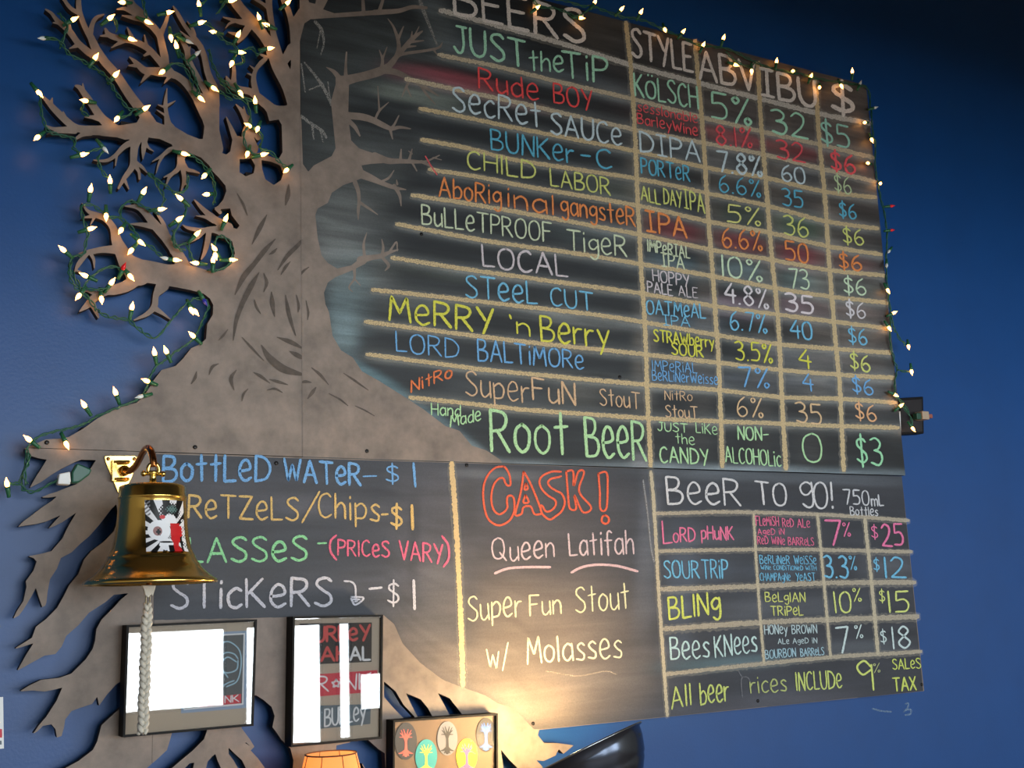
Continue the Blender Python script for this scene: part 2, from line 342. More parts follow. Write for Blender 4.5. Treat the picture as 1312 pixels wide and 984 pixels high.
BR = [
 # thick left limb and its twigs
 [(120,167,12),(134,167,13),(109,166,10),(96,163,9),(84,154,9),(69,139,8),(59,128,5),(54,123,3)], [(65,134,6),(67,126,2)], [(84,154,7),(81,143,1.5)],
 [(100,165,9),(71,165.5,5),(59,161,2)], [(96,168,7),(72,169,3),(60,172,1)], [(116,170,8),(106,172,6),(97,178,3)],
 [(146,166,15),(140,160,13),(130,151,11),(118,134,9),(108,119.5,8),(102,112,6),(97,110,3)], [(107,117,5),(106,107,1.5)], [(128,152,8),(118,150,5),(109,150,1.5)],
 [(218,164,12),(215,158,9),(213,144,5),(212,132,5),(214,113,1)], [(213,136,4),(225,129,1)], [(213,138,4),(202,134,1)], [(214,149,4),(201,141,1)],
 # long upper left limb
 [(190,158,20),(185,147,14),(165,120,12),(150,97,11),(135,80,11),(123,63,11),(117,49,9),(109,35,7),(104,22,7),(101,10,7),(101,-8,6)],
 [(103,18,6),(90,10,5),(80,-4,4)], [(116,42,7),(118,32,6),(123,23,5),(133,18.5,2)],
 [(124,74,9),(111,65,9),(99,54,8),(89,40,8),(74,27,6),(66,17,4),(58.5,12,2)], [(99,58,6),(89,62,1.5)], [(76,30,4),(68,29,1.5)], [(90,40,5),(89,28,1)],
 # middle limb
 [(272,190,28),(271,165,19),(270,150,17),(264,133,18)], [(262,140,14),(256,124,11),(247,120,0.1)],
 [(262,145,13),(253,127,11),(240,108,10),(228,98,9),(219,94,10),(213,84,9),(211,73,10),(207,55,9),(204.6,45,9),(197,35,9),(189,28,10),(178,16,12),(168,6,11),(162,-8,11)],
 [(206,44,7),(213,27,5),(216,15,3)], [(214,90,9),(200,73,8),(188,61,8),(169.5,52,8),(156,50,8),(140,45,7),(135,37,3)],
 [(158,52,7),(143,61,1.5)], [(140,45,5),(129,46,2)], [(188,60,5),(185,44,1)], [(170,50,6),(163,35,1.5)], [(192,67,6),(185,71,3)],
 [(216,92,13),(205,92,12),(196,91,10),(185,90,9),(174,80,6),(166,73,1.5)], [(190,94,7),(180.5,106,1.5)], [(174,84,5),(165,84,2)], [(218,97,6),(210,107,1)],
 [(172,16,8),(160,11,5),(150,12,2)], [(184,25,8),(172,23,6),(157,20,2)],
 [(275,135,13),(274,115,12),(270,103,9),(265.6,91,8),(262,73,7.5),(256,58.5,7),(245,44,6),(236,32,5),(228,18,5),(222,8,2)], [(256,57,5),(247,53,5),(231,40,1.5)], [(249,45,5),(247,38,4),(240,27,1)], [(259,66,4),(260,58,1)],
 [(270,128,9),(263,117,8),(251,95,7),(242,78,7.5),(240,66,7),(236,57,6),(229,49,1)], [(240,70,6),(244,59,1)],
 # slits beside the middle limb
 [(316,190,17),(303,180,9),(296,164,5),(290,150,1.5)], [(322,190,18),(316.6,173,14),(318,161,9),(315,151,8),(309,141,5),(302,133.5,1)], [(314,148,5),(312.5,136,1)], [(318,162,9),(326,168,10),(331,176,8)], [(318,150,5),(322,148,1)],
 # upper right limb
 [(384,150,22),(372,112,20),(358,84,20),(347,60,14),(336,43,13),(322,27,14),(308,11,13),(297,-4,13)],
 [(318,29,9),(308,28,7),(300,26,5),(286,22,1.5)], [(302,27,4),(294,30,3),(289,36,1)], [(320,32,10),(312,45,8),(305,54,3)], [(309,45,5),(299,43,4),(292,41,1)],
 [(374,62,13),(362,78,10),(352,50,8),(348,30,7),(345,10,8),(344,-8,9)], [(346,12,5),(336,4,4),(325,-2,3)],
 [(380,90,14),(376,40,9),(369,12,7),(364,4,6),(360,-8,4)],
 [(372,148,26),(352,141,13),(338,131,12),(322,118,9),(308,115,9),(300,112,10),(294,106,8),(290,98,2)], [(300,110,8),(299.5,100,6),(300,91,5),(299,80,4)],
 [(329,122,8),(325,104,7),(327,91,5),(334,81,6),(341,74,5),(334,70,3)], [(325,97,4),(317,94,1)], [(328,90,4),(320,84,1)],
 # twigs below the thick left limb
 [(180,174,12),(175,180,10),(160,187,7),(147,200,5),(135,206,4),(120,205,1.5)], [(150,196,4),(148,212,1.5)],
 [(176,178,12),(172,190,10),(170,212,8),(160,227,6),(152,241,3)], [(159,229,5),(165,242,1.5)], [(173,212,6),(178,220,4),(179,229,3)], [(173,208,6),(182,214,4),(189,222,1)],
 [(186,174,10),(185,181,7),(184,192,6),(183,204,1)], [(186,182,5),(190,189,3),(197,194,1)],
 [(230,186,13),(225,190,7),(217,192,6),(207,200,4),(195,207,1)], [(210,198,4),(204,208,3),(200,222,1)],
 [(236,190,14),(232,202,10),(231,210,8),(225,220,5),(210,227,1.5)], [(226,218,5),(217,227,4),(212,240,1)], [(233,208,9),(235,220,6),(236,232,5),(232,245,1.5)], [(236,230,4),(241,241,1)], [(234,210,8),(240,217,5),(248,219,4),(256,222,1.5)],
 # low left limbs
 [(178,349,34),(165,338,24),(158,326,19),(150,310,14),(145,292,9),(135,280,8),(122,275,7),(112,270,4),(105,260,1)], [(118,277,5),(105,279,1)], [(121,278,4),(116,288,1)],
 [(160,325,16),(150,320,12),(130,320,8),(110,324,6),(101,325,1.5)], [(112,324,6),(101,338,6),(96,348,1.5)], [(114,322,5),(120,332,4),(121,344,1)], [(97,346,3),(112,352,0.5)],
 [(176,356,18),(163,366,15),(148,371,13),(136,374,9),(122,381,10),(113,390,9),(102,399,1.5)], [(124,377,7),(111.5,373,2),(106,376,1)], [(117,386,9),(122,398,5),(126,406,3)],
 [(208,366,17),(200,378,8),(198,392,8),(189,402,6),(172,410,2)], [(200,396,7),(209,402,4),(218,409,1.5)],
 [(236,352,26),(230,330,15),(215,307,13),(200,290,12),(185,272,8),(175,265,6),(160,264,1.5)], [(178,267,5),(169,255,1)], [(196,290,8),(180,287.5,5),(167,287,1.5)], [(222,322,9),(214,300,6),(208,284,5),(198,270,1)], [(184,273,5),(192,280,2),(194,284,0.5)],
 # right twigs around the round hole
 [(300,301,17),(290,298,15),(275,294,9),(258,295,6),(241,292,4),(234,288,1)], [(268,295,7),(266,310,7),(262,324,5),(258,332,2)], [(262,296,5),(254,304,4),(241,312,1)],
 [(292,292,14),(283,286,11),(275,281,9),(265.6,273,7),(258,266,5),(249,256,1.5)], [(274,283,7),(263,278,4),(251,276.5,1)], [(281,268,4),(275,266,1)], [(282,272,5),(276,268,2)],
]
xs, ys, d = field(20, -8, 400, 610, 0.8, [TRUNK], HOLES, BR)
gx, gy = np.meshgrid(xs, ys)
tree_loops_field = d.copy()
d = np.maximum(d, gx - x385(gy)); d = np.maximum(d, gy - seam_y(gx) + 0.7)
tree = sheet('tree_cutout', contours(xs, ys, d), YF, TH, M_brown, M_edge)
tag(tree, 'brown-grey painted wooden tree cutout with bare branches, left of the menu board', 'wall art')

ROOTS = [(205,580),(199,579),(32,574),(32,578),(38,584),(49,587),(60,589),(54,598.5),(46,611),(38,625),(52,618),(68,607),(78,601),(88,596),(96,592),(104,589),(123,589.5),(115,602),(107,612),(97.5,620.5),(85,625),(73,630),(63,633),(52,637.5),(62,637.5),(73,636),(66,642),(54,650),(41,660),(30,668),(23,675),(34,673),(46,671.5),(60,668),(78,660),(71,667),(62,677),(70,674),(80,669),(98,656.6),(93,665),(89,671.5),(84,681),(80,690),(66,706),(55,709),(43,711.5),(35.5,712.6),(43,715),(47,719.5),(43,731),(33,744.6),(34,751.5),(30,770),(22,782),(17,792.7),(24,789),(30,781),(41,763),(46,753),(49,763),(54,778),(58,776),(59.5,772),(61,758),(64,742),(73,728.6),(78,715),(91.5,708),(103,696.6),(114,687.5),(128,671.5),(142,653),(149,646),(152,664),(146,680.6),(133,694),(117,706),(107.5,717),(100.6,735.5),(89,749),(82,763),(73,779),(59.5,792.7),(46,803),(41,817),(25,827),(17,832),(28,829),(43,824),(34,838),(22,859.5),(36.6,851.5),(57,840),(71,838),(79,828.6),(84.6,815),(100.6,801),(114,785),(135,771.5),(146,762),(165,760),(155,768),(146,778),(130,794),(123.5,806),(122,820),(119,831),(110,844.6),(91.5,863),(75.5,868.6),(52.6,871),(38,878),(25,886),(41,884.6),(57,886),(68,884),(80,881),(73,897),(59.5,918),(50,929),(42,940.6),(48,937),(55,930),(66,928),(71,934),(73,945),(79,943),(82,932),(83.5,922),(91.5,911),(105,906),(118,902),(124.6,892.6),(127,904),(137,890),(149,876.6),(158,871),(165,866),(172,880),(168,897),(158,904),(142,918),(130,929),(124.6,950),(119,961),(100.6,975),(80,986),(70,1000),(185,1000),(188,984),(200,974),(214,961),(219,944),(222,932),(240,925),(265,930),(265,937),(261.5,947),(247,961.6),(232,974),(218,986),(208,1000),(230,1000),(237,984),(243,978),(249,977),(247,986),(240,1000),(262,1000),(264,984),(266,976),(272,969),(276,966),(278.5,974),(283,984),(290,1000),(312,1000),(305,984),(299,974),(293,966),(293,958),(300,965),(310,974),(315,984),(322,1000),(352,1000),(339.5,984),(330,971),(321,961.6),(326,956.7),(320,947),(310,933.5),(305,920),(306,900),(315,890),(328.5,891),(338,897),(348,905.5),(352,917.7),(349,932),(354,938),(360,947),(372,959),(376,974),(374,1000),(474,1000),(468,984),(458,968),(449,951),(440,940),(450,930),(474,950),(485,960),(493,965),(494,984),(500,1000),(648,1000),(645,984),(641.6,960),(652,973),(663,984),(672,1000),(700,1000),(695,982),(689,976),(687,974),(697,975),(712,968),(716,960),(722,966),(735,955),(714,952),(697,952),(689,942),(691,935),(698,934.4),(850,919),(1184,885.5),(1155.5,611.3),(600,592.7)]
RHOLES = [[(315,951),(321,956),(319,955),(314,952)],[(492,873),(507,886),(517,903),(532,919),(518,921),(505,908),(492,893)],[(520,888),(539,896),(548,907),(554,917.5),(535,918.6),(528,905)],
          [(561,888),(576,894.6),(592,915),(576,916),(569,902.6)],[(431,955),(449,951),(458,965),(466,984),(470,1005),(440,1005),(430,975)]]
xs, ys, d0 = field(10, 570, 1192, 1004, 0.9, [ROOTS], RHOLES)
gx, gy = np.meshgrid(xs, ys)
d0 = np.maximum(d0, seam_y(gx) - gy)
dl = np.maximum(d0, gx - x199(gy) + 0.1)
roots = sheet('root_cutout', contours(xs, ys, dl), YF, TH, M_brown, M_edge)
tag(roots, 'brown-grey wooden cutout of tree roots at lower left, behind the brass bell', 'wall art')
dr = np.maximum(d0, x199(gy) - gx + 0.3)
low = sheet('lower_chalkboard', contours(xs, ys, dr), YF, TH, M_brown, M_edge)
tag(low, 'lower chalkboard panel listing snacks, cask and bottles, painted roots along its bottom', 'chalkboard')
for p, pts in ((tree, [(300, 450), (330, 230), (170, 165), (180, 345), (120, 560)]), (roots, [(152, 606), (125, 740), (150, 830), (180, 950)]), (low, [(330, 700), (500, 700), (800, 700), (1100, 800), (560, 960)])):
    for q in pts:
        c = W(*q, YF)
        MB().box((c[0] - .02, YF + TH - .0005, c[2] - .02), (c[0] + .02, -0.0003, c[2] + .02)).build('spacer_block', M_edge, p)

# upper chalkboard: a plain rectangular panel
c0, c1 = W(1155, 611, YF), W(1112.5, 110, YF)
bx0 = W(385, 100, YF)[0]; bx1 = (c0[0] + c1[0]) / 2 + .003; bz0 = c0[2] + .0045; bz1 = c1[2]
board = MB().slab([(bx0, bz0), (bx1, bz0), (bx1, bz1), (bx0, bz1)], YF, YF + TH).build('menu_chalkboard', M_board_back)
tag(board, 'large upper chalkboard with the beer menu in coloured chalk rows', 'chalkboard')
for q in [(460, 300), (800, 100), (800, 500), (1080, 200), (1080, 500)]:
    c = W(*q, YF); MB().box((c[0] - .02, YF + TH - .0005, c[2] - .02), (c[0] + .02, -0.0003, c[2] + .02)).build('spacer_block', M_edge, board)

# chalk dust and rubbed colour of the two writing surfaces, one value per grid point
def board_color(px, py, blobs, base):
    col = np.ones(px.shape + (3,)) * lin(base)
    for (x, y, rx, ry, ang, rgb, al) in blobs:
        ca, sa = math.cos(math.radians(ang)), math.sin(math.radians(ang)); dx, dy = px - x, py - y
        u, v = (dx * ca + dy * sa) / rx, (-dx * sa + dy * ca) / ry
        a = al * np.exp(-(np.abs(u) ** 3 + np.abs(v) ** 3)); col = col * (1 - a[..., None]) + lin(rgb) * a[..., None]
    return col
def smooth_noise(shape, sy, sx, seed):
    r = np.random.default_rng(seed).random((shape[0] // sy + 3, shape[1] // sx + 3))
    yi = np.arange(shape[0]) / sy; xi = np.arange(shape[1]) / sx; y0 = yi.astype(int); x0 = xi.astype(int); fy = (yi - y0)[:, None]; fx = (xi - x0)[None]
    fy = fy * fy * (3 - 2 * fy); fx = fx * fx * (3 - 2 * fx)
    return (r[y0][:, x0] * (1 - fy) * (1 - fx) + r[y0 + 1][:, x0] * fy * (1 - fx) + r[y0][:, x0 + 1] * (1 - fy) * fx + r[y0 + 1][:, x0 + 1] * fy * fx)
def grid_surface(name, P, col, mat, parent, smooth=False):
    ny, nx = P.shape[:2]; idx = np.arange(ny * nx).reshape(ny, nx)
    f = np.stack([idx[1:, :-1], idx[1:, 1:], idx[:-1, 1:], idx[:-1, :-1]], -1).reshape(-1, 4)
    me = bpy.data.meshes.new(name); me.from_pydata(P.reshape(-1, 3).tolist(), [], f.tolist()); me.update(); me.materials.append(mat)
    at = me.color_attributes.new('col', 'FLOAT_COLOR', 'POINT'); c4 = np.ones((ny * nx, 4)); c4[:, :3] = np.clip(col.reshape(-1, 3), 0, 1); at.data.foreach_set('color', c4.ravel().tolist())
    if smooth: me.polygons.foreach_set('use_smooth', [True] * len(me.polygons))
    return link(name, me, parent)

ROWS = [  # chalk rules of the upper board, left to right in pixels
 [(564,13),(700,50),(808,83),(893.6,106),(971,125.6),(1046.5,145),(1115,158)],
 [(562,70),(640,86),(711,103.6),(811,127),(899,150),(974,168),(1049,185),(1119,202)],
 [(520,101),(600,118),(686,136.6),(813,166),(901,183),(979,198),(1052,216),(1122,233)],
 [(538,139),(600,151),(681.5,168),(811,193),(901,214),(982,228),(1054,245),(1122,253)],
 [(540,179),(600,190),(662,205),(816,229),(904,247),(981,263),(1056.5,283),(1125,293)],
 [(550,217),(620,228),(681,240),(815,263),(909,284),(985,298),(1059,315),(1129,326)],
 [(528,250),(600,261),(681,275),(817,300),(911,320),(989,333),(1062,346),(1134,353)],
 [(508,287),(629.6,309.6),(720,322),(820,338),(914,354),(993,369),(1064,380),(1137,388)],
 [(502,330),(604,346),(720,362),(822,376),(916.6,392.5),(996,403),(1067,412),(1139.5,421)],
 [(477,371),(560,380),(655,391),(760,403),(827,413),(916,429),(998,441),(1071,447),(1141.5,452)],
 [(468,412),(560,424),(673,438),(760,447),(826,454),(922,465),(1001,474),(1074,480),(1144.5,484)],
 [(470,454),(540,463),(615,473),(720,483),(829,493),(923.5,500),(1003,509),(1076,511),(1147.5,516)],
 [(525,509),(600,517),(673,525),(760,531),(830,536),(925,540),(1004,543),(1077,546),(1151,548)]]
COLS = [[(801.7,28.5),(808,83),(813,160),(816,230),(821,338),(826,411),(829,494),(831,540),(834,597)],
        [(890.5,52),(895,106),(901.4,181),(907,270),(914,361),(917,410),(921,467),(925.6,598)],
        [(971,80),(975,155.5),(983,254),(989,330),(997,413),(1003,531),(1007,601)],
        [(1045,104),(1050,181),(1057,254),(1063,345),(1070,430),(1076,497),(1081,603)]]
UB = [(1000,130,200,90,14,(92,84,80),.55),(1090,250,60,240,8,(96,88,84),.5),(1120,150,40,60,10,(70,64,60),.3),(690,90,120,16,14,(84,92,98),.5),(610,50,50,30,15,(84,94,100),.4),
 (480,70,90,60,5,(66,72,72),.55),(420,200,40,120,0,(60,64,63),.5),(440,290,50,50,0,(96,100,100),.6),(430,330,30,30,0,(120,124,124),.5),(480,220,40,50,10,(80,84,82),.45),
 (540,125,60,10,12,(130,140,132),.55),(600,108,60,12,14,(150,70,80),.62),(545,98,50,12,12,(120,60,70),.55),(650,130,60,6,13,(130,60,60),.5),
 (900,160,90,10,12,(90,40,45),.3),(930,176,45,13,12,(140,62,70),.6),(1010,192,45,13,12,(120,44,50),.65),(1090,214,30,12,12,(110,70,72),.4),(860,158,40,14,12,(90,70,70),.4),
 (860,295,46,16,13,(104,44,48),.75),(950,314,42,16,12,(120,56,60),.7),(1025,330,38,16,10,(120,46,56),.75),(1095,342,30,14,9,(100,58,56),.5),(700,270,90,9,10,(90,50,48),.35),
 (760,300,60,16,10,(96,110,112),.3),(860,340,42,16,12,(74,96,106),.5),(950,347,40,16,10,(98,116,120),.5),(1030,362,36,16,9,(98,118,116),.5),(1100,372,30,14,9,(96,104,100),.5),
 (950,394,42,14,9,(120,100,114),.55),(1030,396,36,14,9,(118,98,106),.6),(1100,400,32,13,8,(110,98,96),.55),(1025,290,36,16,10,(84,108,90),.6),(950,278,36,14,10,(80,90,78),.4),(790,245,40,14,9,(90,96,88),.4),
 (980,235,90,14,10,(92,86,80),.45),(900,200,50,14,10,(96,104,110),.4),(1030,225,30,12,10,(92,96,100),.4),(1100,440,36,40,5,(104,96,90),.5),(1110,500,36,30,4,(100,100,102),.5),(1030,460,50,12,5,(100,104,108),.5),(1040,490,50,10,4,(104,108,112),.45),
 (960,490,50,12,4,(92,98,106),.4),(870,480,40,14,5,(78,90,104),.4),(880,415,45,14,5,(80,96,110),.4),(820,240,20,80,3,(110,104,94),.4),(826,450,16,80,2,(110,104,96),.4),(910,300,16,240,3,(100,92,84),.35),(990,300,16,240,4,(100,92,84),.35),(1060,300,16,240,4,(100,92,84),.35),
 (470,190,70,10,8,(70,76,76),.3),(470,340,40,30,0,(110,114,112),.45),(450,372,30,50,0,(96,112,116),.6),(440,415,20,40,0,(104,124,130),.7),(470,480,60,10,30,(90,120,130),.65),(530,520,60,8,30,(80,108,120),.6),(600,570,50,8,35,(110,130,140),.5),
 (700,600,260,10,2,(112,124,132),.6),(1000,606,200,9,2,(124,138,146),.7),(530,395,60,12,6,(100,106,106),.4),(740,410,90,9,7,(112,116,116),.45),(640,500,70,10,6,(70,74,78),.35),(800,505,30,10,4,(90,94,94),.4),(560,350,70,10,8,(60,66,60),.4),
 (510,180,60,16,8,(60,64,66),.4),(740,500,30,16,8,(84,84,80),.5),(1000,95,120,14,14,(84,70,60),.4),(770,45,30,30,14,(74,70,64),.5),(560,30,20,40,-20,(100,108,110),.45),(820,600,12,20,0,(150,150,156),.3)]
nz, nxg = 330, 500
gxw = np.linspace(bx0, bx1, nxg); gzw = np.linspace(bz1, bz0, nz); GX, GZ = np.meshgrid(gxw, gzw)
GP = np.stack([GX, np.full_like(GX, YF - .0004), GZ], -1); pp = PX(GP)
col = board_color(pp[..., 0], pp[..., 1], UB, (29, 33, 36))
for r in ROWS[1:]:       # every rule was rubbed: a soft lighter band just under and over it
    r = np.array(r); yy = np.interp(pp[..., 0], r[:, 0], r[:, 1]); dy = pp[..., 1] - yy; on = 1 / (1 + np.exp(-(pp[..., 0] - r[0, 0]) / 9.0))
    a = (0.34 * np.exp(-((dy - 4) / 5.5) ** 2) + 0.12 * np.exp(-((dy + 6) / 5.0) ** 2)) * on; col = col * (1 - a[..., None]) + lin((132, 138, 138)) * a[..., None]
n1 = smooth_noise(col.shape, 4, 40, 3) * .5 + smooth_noise(col.shape, 10, 26, 4) * .5
col *= (0.62 + 0.85 * n1)[..., None]
s = grid_surface('writing_surface', GP, col, M_board, board); tag(s, 'black chalkboard surface smeared with grey and red chalk dust')

# lower writing surface
LB = [(330,630,140,30,2,(66,66,74),.5),(430,650,80,14,3,(92,92,100),.35),(560,700,60,110,3,(92,90,96),.45),(540,840,46,40,20,(92,84,80),.5),(600,860,40,26,15,(120,108,102),.5),(565,760,30,60,5,(104,102,106),.35),
 (700,690,110,90,0,(86,80,80),.5),(720,830,120,90,0,(120,108,98),.55),(640,820,40,80,8,(110,100,92),.4),(690,900,60,30,5,(140,126,112),.5),(780,870,60,40,0,(104,98,96),.4),(830,700,14,110,4,(96,100,110),.5),(600,640,14,40,2,(50,50,52),.6),
 (640,608,60,6,2,(120,124,130),.4),(1000,612,160,7,2,(110,120,130),.5),(900,690,60,12,0,(84,88,96),.45),(1010,685,40,16,0,(92,88,98),.45),(1000,780,120,14,-3,(88,92,100),.45),(870,770,20,90,3,(86,96,112),.45),(930,850,80,9,-4,(90,116,124),.55),
 (1010,730,50,14,0,(74,88,104),.4),(1140,730,40,20,0,(92,96,104),.45),(1100,830,60,10,-3,(92,98,104),.4),(900,730,40,14,0,(70,82,98),.4),(980,905,120,16,-5,(86,86,96),.4),(1060,620,100,14,2,(54,54,58),.4),(480,745,90,16,0,(84,86,98),.3),(530,690,8,60,2,(40,40,46),.5)]
lx0 = W(199.8, 600, YF)[0]; lx1 = W(1155.4, 611.5, YF)[0] - .0; zt = W(600, 593.2, YF)[2] - .001
CB = np.array([(190,795),(330,792),(491,788),(505,800),(516,825),(539,850),(567,871),(589.5,880),(621.5,891),(638.6,902),(657,907),(670.6,920.6),(684,934.6),(698,934.2),(850,918.8),(1184,885.4)])
ncx, ncz = 460, 150; XX = np.linspace(lx0, lx1, ncx); bot = np.empty(ncx)
for i, X in enumerate(XX):
    cand = np.linspace(zt, 1.2, 900); q = PX(np.stack([np.full(900, X), np.full(900, YF), cand], -1)); by = np.interp(q[:, 0], CB[:, 0], CB[:, 1]); k = int(np.argmax(q[:, 1] > by)); bot[i] = cand[max(k - 1, 1)]
tt = np.linspace(0, 1, ncz)[:, None]; GZ = zt * (1 - tt) + bot[None] * tt; GX = np.repeat(XX[None], ncz, 0)
GP = np.stack([GX, np.full_like(GX, YF - .0004), GZ], -1); pp = PX(GP)
col = board_color(pp[..., 0], pp[..., 1], LB, (46, 49, 57)); n1 = smooth_noise(col.shape, 5, 34, 8) * .5 + smooth_noise(col.shape, 14, 30, 9) * .5
col *= (0.72 + 0.6 * n1)[..., None]
s = grid_surface('writing_surface', GP, col, M_board_low, low); tag(s, 'slate grey chalkboard surface with rubbed chalk dust')

# painted half of the tree on the upper chalkboard
PT = [(380,590),(380,147),(386,150),(388,210),(395,220),(402,212),(425,200),(430,190),(427,160),(424,130),(430,108),(430,97),(447,97),(447,110),(446,150),(450,180),(460,190),(475,195),(490,201),(497,206),(490,209),(475,210),(463,212),(467,222),(462,229),(455,232),(440,237),(425,247),(420,260),(407,267),(404,275),(407,305),(412,327),(420,337),(432,344),(450,340),(467,327),(474,330),(468,338),(450,347),(430,355),(420,362),(415,375),(417,390),(421.6,400),(426,430),(437,449),(452,458),(464,476),(485.6,488),(516,507),(543.5,525),(571,546),(589,552),(604.5,571),(623,577),(641,589),(646,598)]
PT2 = [(378,-6),(423,-6),(414,12),(428,17),(455,15),(482,13),(482,19),(440,22),(407,24),(403,24.5),(398,24.5),(390,30),(386,45),(383,60),(378,60)]
PBR = [[(440,104,14),(455,100,11),(472,96,11),(490,90,11),(500,83,8),(508,72,6),(511,57,5),(505,36,3),(497,24,1)],[(510,50,4),(517,34,1.5)],[(500,82,7),(513,67,6),(528,50,6),(541,40,2)],[(524,54,4),(543,52,1.5)],[(520,60,4),(533,59,1.5)],[(529,50,3),(537,34,1)],[(527,50,3),(528,40,1)],
 [(500,82,5),(510,72,4),(522,68,4),(545,65,3.5),(562,61,3),(567,54,1)],[(556,64,3),(560,70,1)],[(486,90,8),(505,92,8),(522,99,6),(542,110,5),(562,123,1.5)],[(526,101,4),(520,112,3),(515,124,1)],[(538,108,3),(546,120,3),(558,134,1)],[(521,112,3),(527,124,1)],
 [(436,102,7),(428,92,5),(418,86,1)],[(443,98,5),(443,82,3),(444,67,2)],[(489,88,5),(490,76,3.5),(486,64,1)],[(490,76,3),(496,60,1)],
 [(447,148,9),(465,150,9),(478,154,8),(492,161,7),(502,165,5),(512,163,4),(526,165,1.5)],[(481,152,3),(486,142,3),(498,131,1)],[(486,142,2.5),(484,110,1)],[(500,165,4),(505,160,3),(511,148,1.5)],[(500,166,4),(503,178,1.5)],[(447,155,6),(455,163,5),(461,174,2)],
 [(480,200,10),(497,206,8),(512,206.5,6),(530,207,5),(545,207,3),(563,199,1.5)],[(540,207,4),(552,213,3),(562,223,1)],[(524,206,4),(528,191,1.5)],[(528,197,2),(523,193,1)],[(513,206,4),(514,191,1.5)],[(528,208,3),(534,219,1.5)],[(555,202,2),(566,205,1)],
 [(458,221,12),(475,228,9),(488,234,6),(504,240,5),(520,243,1.5)],[(490,232,3),(498,228,3),(505,218,1)],[(505,238,5),(512,250,4),(514,264,1)],[(509,236,3),(508,230,1)],
 [(455,234,6),(459,245,5),(460,258,4),(459,270,4),(459,282,1)],[(462,260,4),(474,268,3),(484,275,1)],
 [(462,333,10),(475,330,7),(488,328,6),(500,323,4),(510,320,1.5)],[(490,330,4),(498,340,4),(493,347,1)],[(490,326,4),(491,316,3),(489,306,1)],[(500,321,3),(508,310,2),(509,322,1)],[(467,328,4),(466,312,3),(470,298,1)],
 [(454,345,4),(454,357,3),(447,368,2),(452,374,1)],[(455,358,2),(462,366,1)],
 [(480,16,7),(510,14,6),(528,9,5),(546,10,4)],[(466,18,5),(465,0,4),(464,-6,4)],[(486,14,5),(490,2,4),(492,-6,4)]]
GREYTW = [[(428,138,5),(421,125,4),(412,108,4),(400,92,3),(390,80,1.5)],[(385,148,4),(398,158,4),(412,167,4),(418,176,3)],[(400,160,3),(402,178,2)],[(410,166,2),(414,182,1.5)],[(404,28,4),(412,38,4),(415,55,2.5),(411,70,1.5)],[(411,37,2),(406,62,1)],[(386,82,2),(391,118,1.5)],[(424,135,2),(420,105,1.5)],
 [(414,108,2.5),(396,115,1.5)],[(560,58,2),(542,12,5),(538,0,4)]]
xs, ys, d = field(378, -8, 660, 606, 0.8, [PT, PT2], [[(393,-6),(406,-6),(404,5),(396,3)]], PBR)
gx, gy = np.meshgrid(xs, ys); d = np.maximum(d, x385(gy) - .1 - gx); d = np.maximum(d, gy - seam_y(gx) + 0.7)
s = sheet('painted_tree', contours(xs, ys, d), YF - .0008, 0, M_brown, None, board); tag(s, 'brown-grey painted trunk and branches')
xs, ys, d = field(378, -8, 660, 300, 0.8, [], [], GREYTW); gx, gy = np.meshgrid(xs, ys); d = np.maximum(d, x385(gy) + .6 - gx)
M_gt = chalk_mat((128, 126, 122), 0.45); s = sheet('rubbed_twigs', contours(xs, ys, d), YF - .0007, 0, M_gt, None, board); tag(s, 'faint grey chalk twigs', kind='stuff')

# dark bark strokes painted on the trunk
BARK = [[(370,236,1),(369,250,6),(366,263,1)],[(342,275,1),(333,292,6),(323,313,1)],[(353,306,1),(340,320,6),(326,338,6),(312,355,7),(301,378,1)],[(332,349,1),(322,366,7),(311,388,6),(303,410,5),(299,436,1)],[(393,301,1),(382,314,5),(368,328,5),(356,346,1)],
 [(348,374,1),(349,388,6),(352,406,1)],[(366,378,1),(369,396,5),(373,412,4),(379,430,1)],[(304,248,1),(312,262,3),(317,276,1)],[(335,442,1),(345,458,8),(362,472,10),(380,478,6),(394,481,1)],[(355,432,1),(372,438,6),(391,448,1)],[(371,450,1),(381,455,6),(395,463,1)],[(399,471,1),(410,480,4),(421,493,1)],[(325,477,1),(334,482,4),(346,491,1)],[(345,486,1),(356,489,4),(369,493,1)],
 [(405,496,1),(400,503,5),(394,511,1)],[(384,491,1),(391,489,4),(399,490,1)],[(300,500,1),(296,485,5),(303,474,1)],[(380,378,1),(383,392,3),(382,400,1)],[(392,385,1),(395,400,3),(394,410,1)],[(338,350,1),(342,362,4),(338,374,1)],[(326,384,1),(329,394,3),(334,402,1)],[(355,318,1),(350,323,4),(345,326,1)],[(372,335,1),(366,342,4),(360,352,1)],
 [(245,492,1),(250,484,4),(252,476,1)],[(268,480,1),(272,470,4),(280,466,1)],[(280,436,1),(286,430,3),(292,422,1)],[(396,342,1),(388,348,3),(380,360,1)],[(310,432,1),(322,445,3),(338,462,1)],[(421,504,1),(436,512,2.5),(446,520,1)],[(440,478,1),(455,488,3),(472,500,1)],[(455,520,1),(468,526,2),(480,533,1)],[(220,640,1),(240,640,0.5)],[(318,498,1),(312,505,3),(310,514,1)],[(342,500,1),(352,498,3),(362,503,1)]]
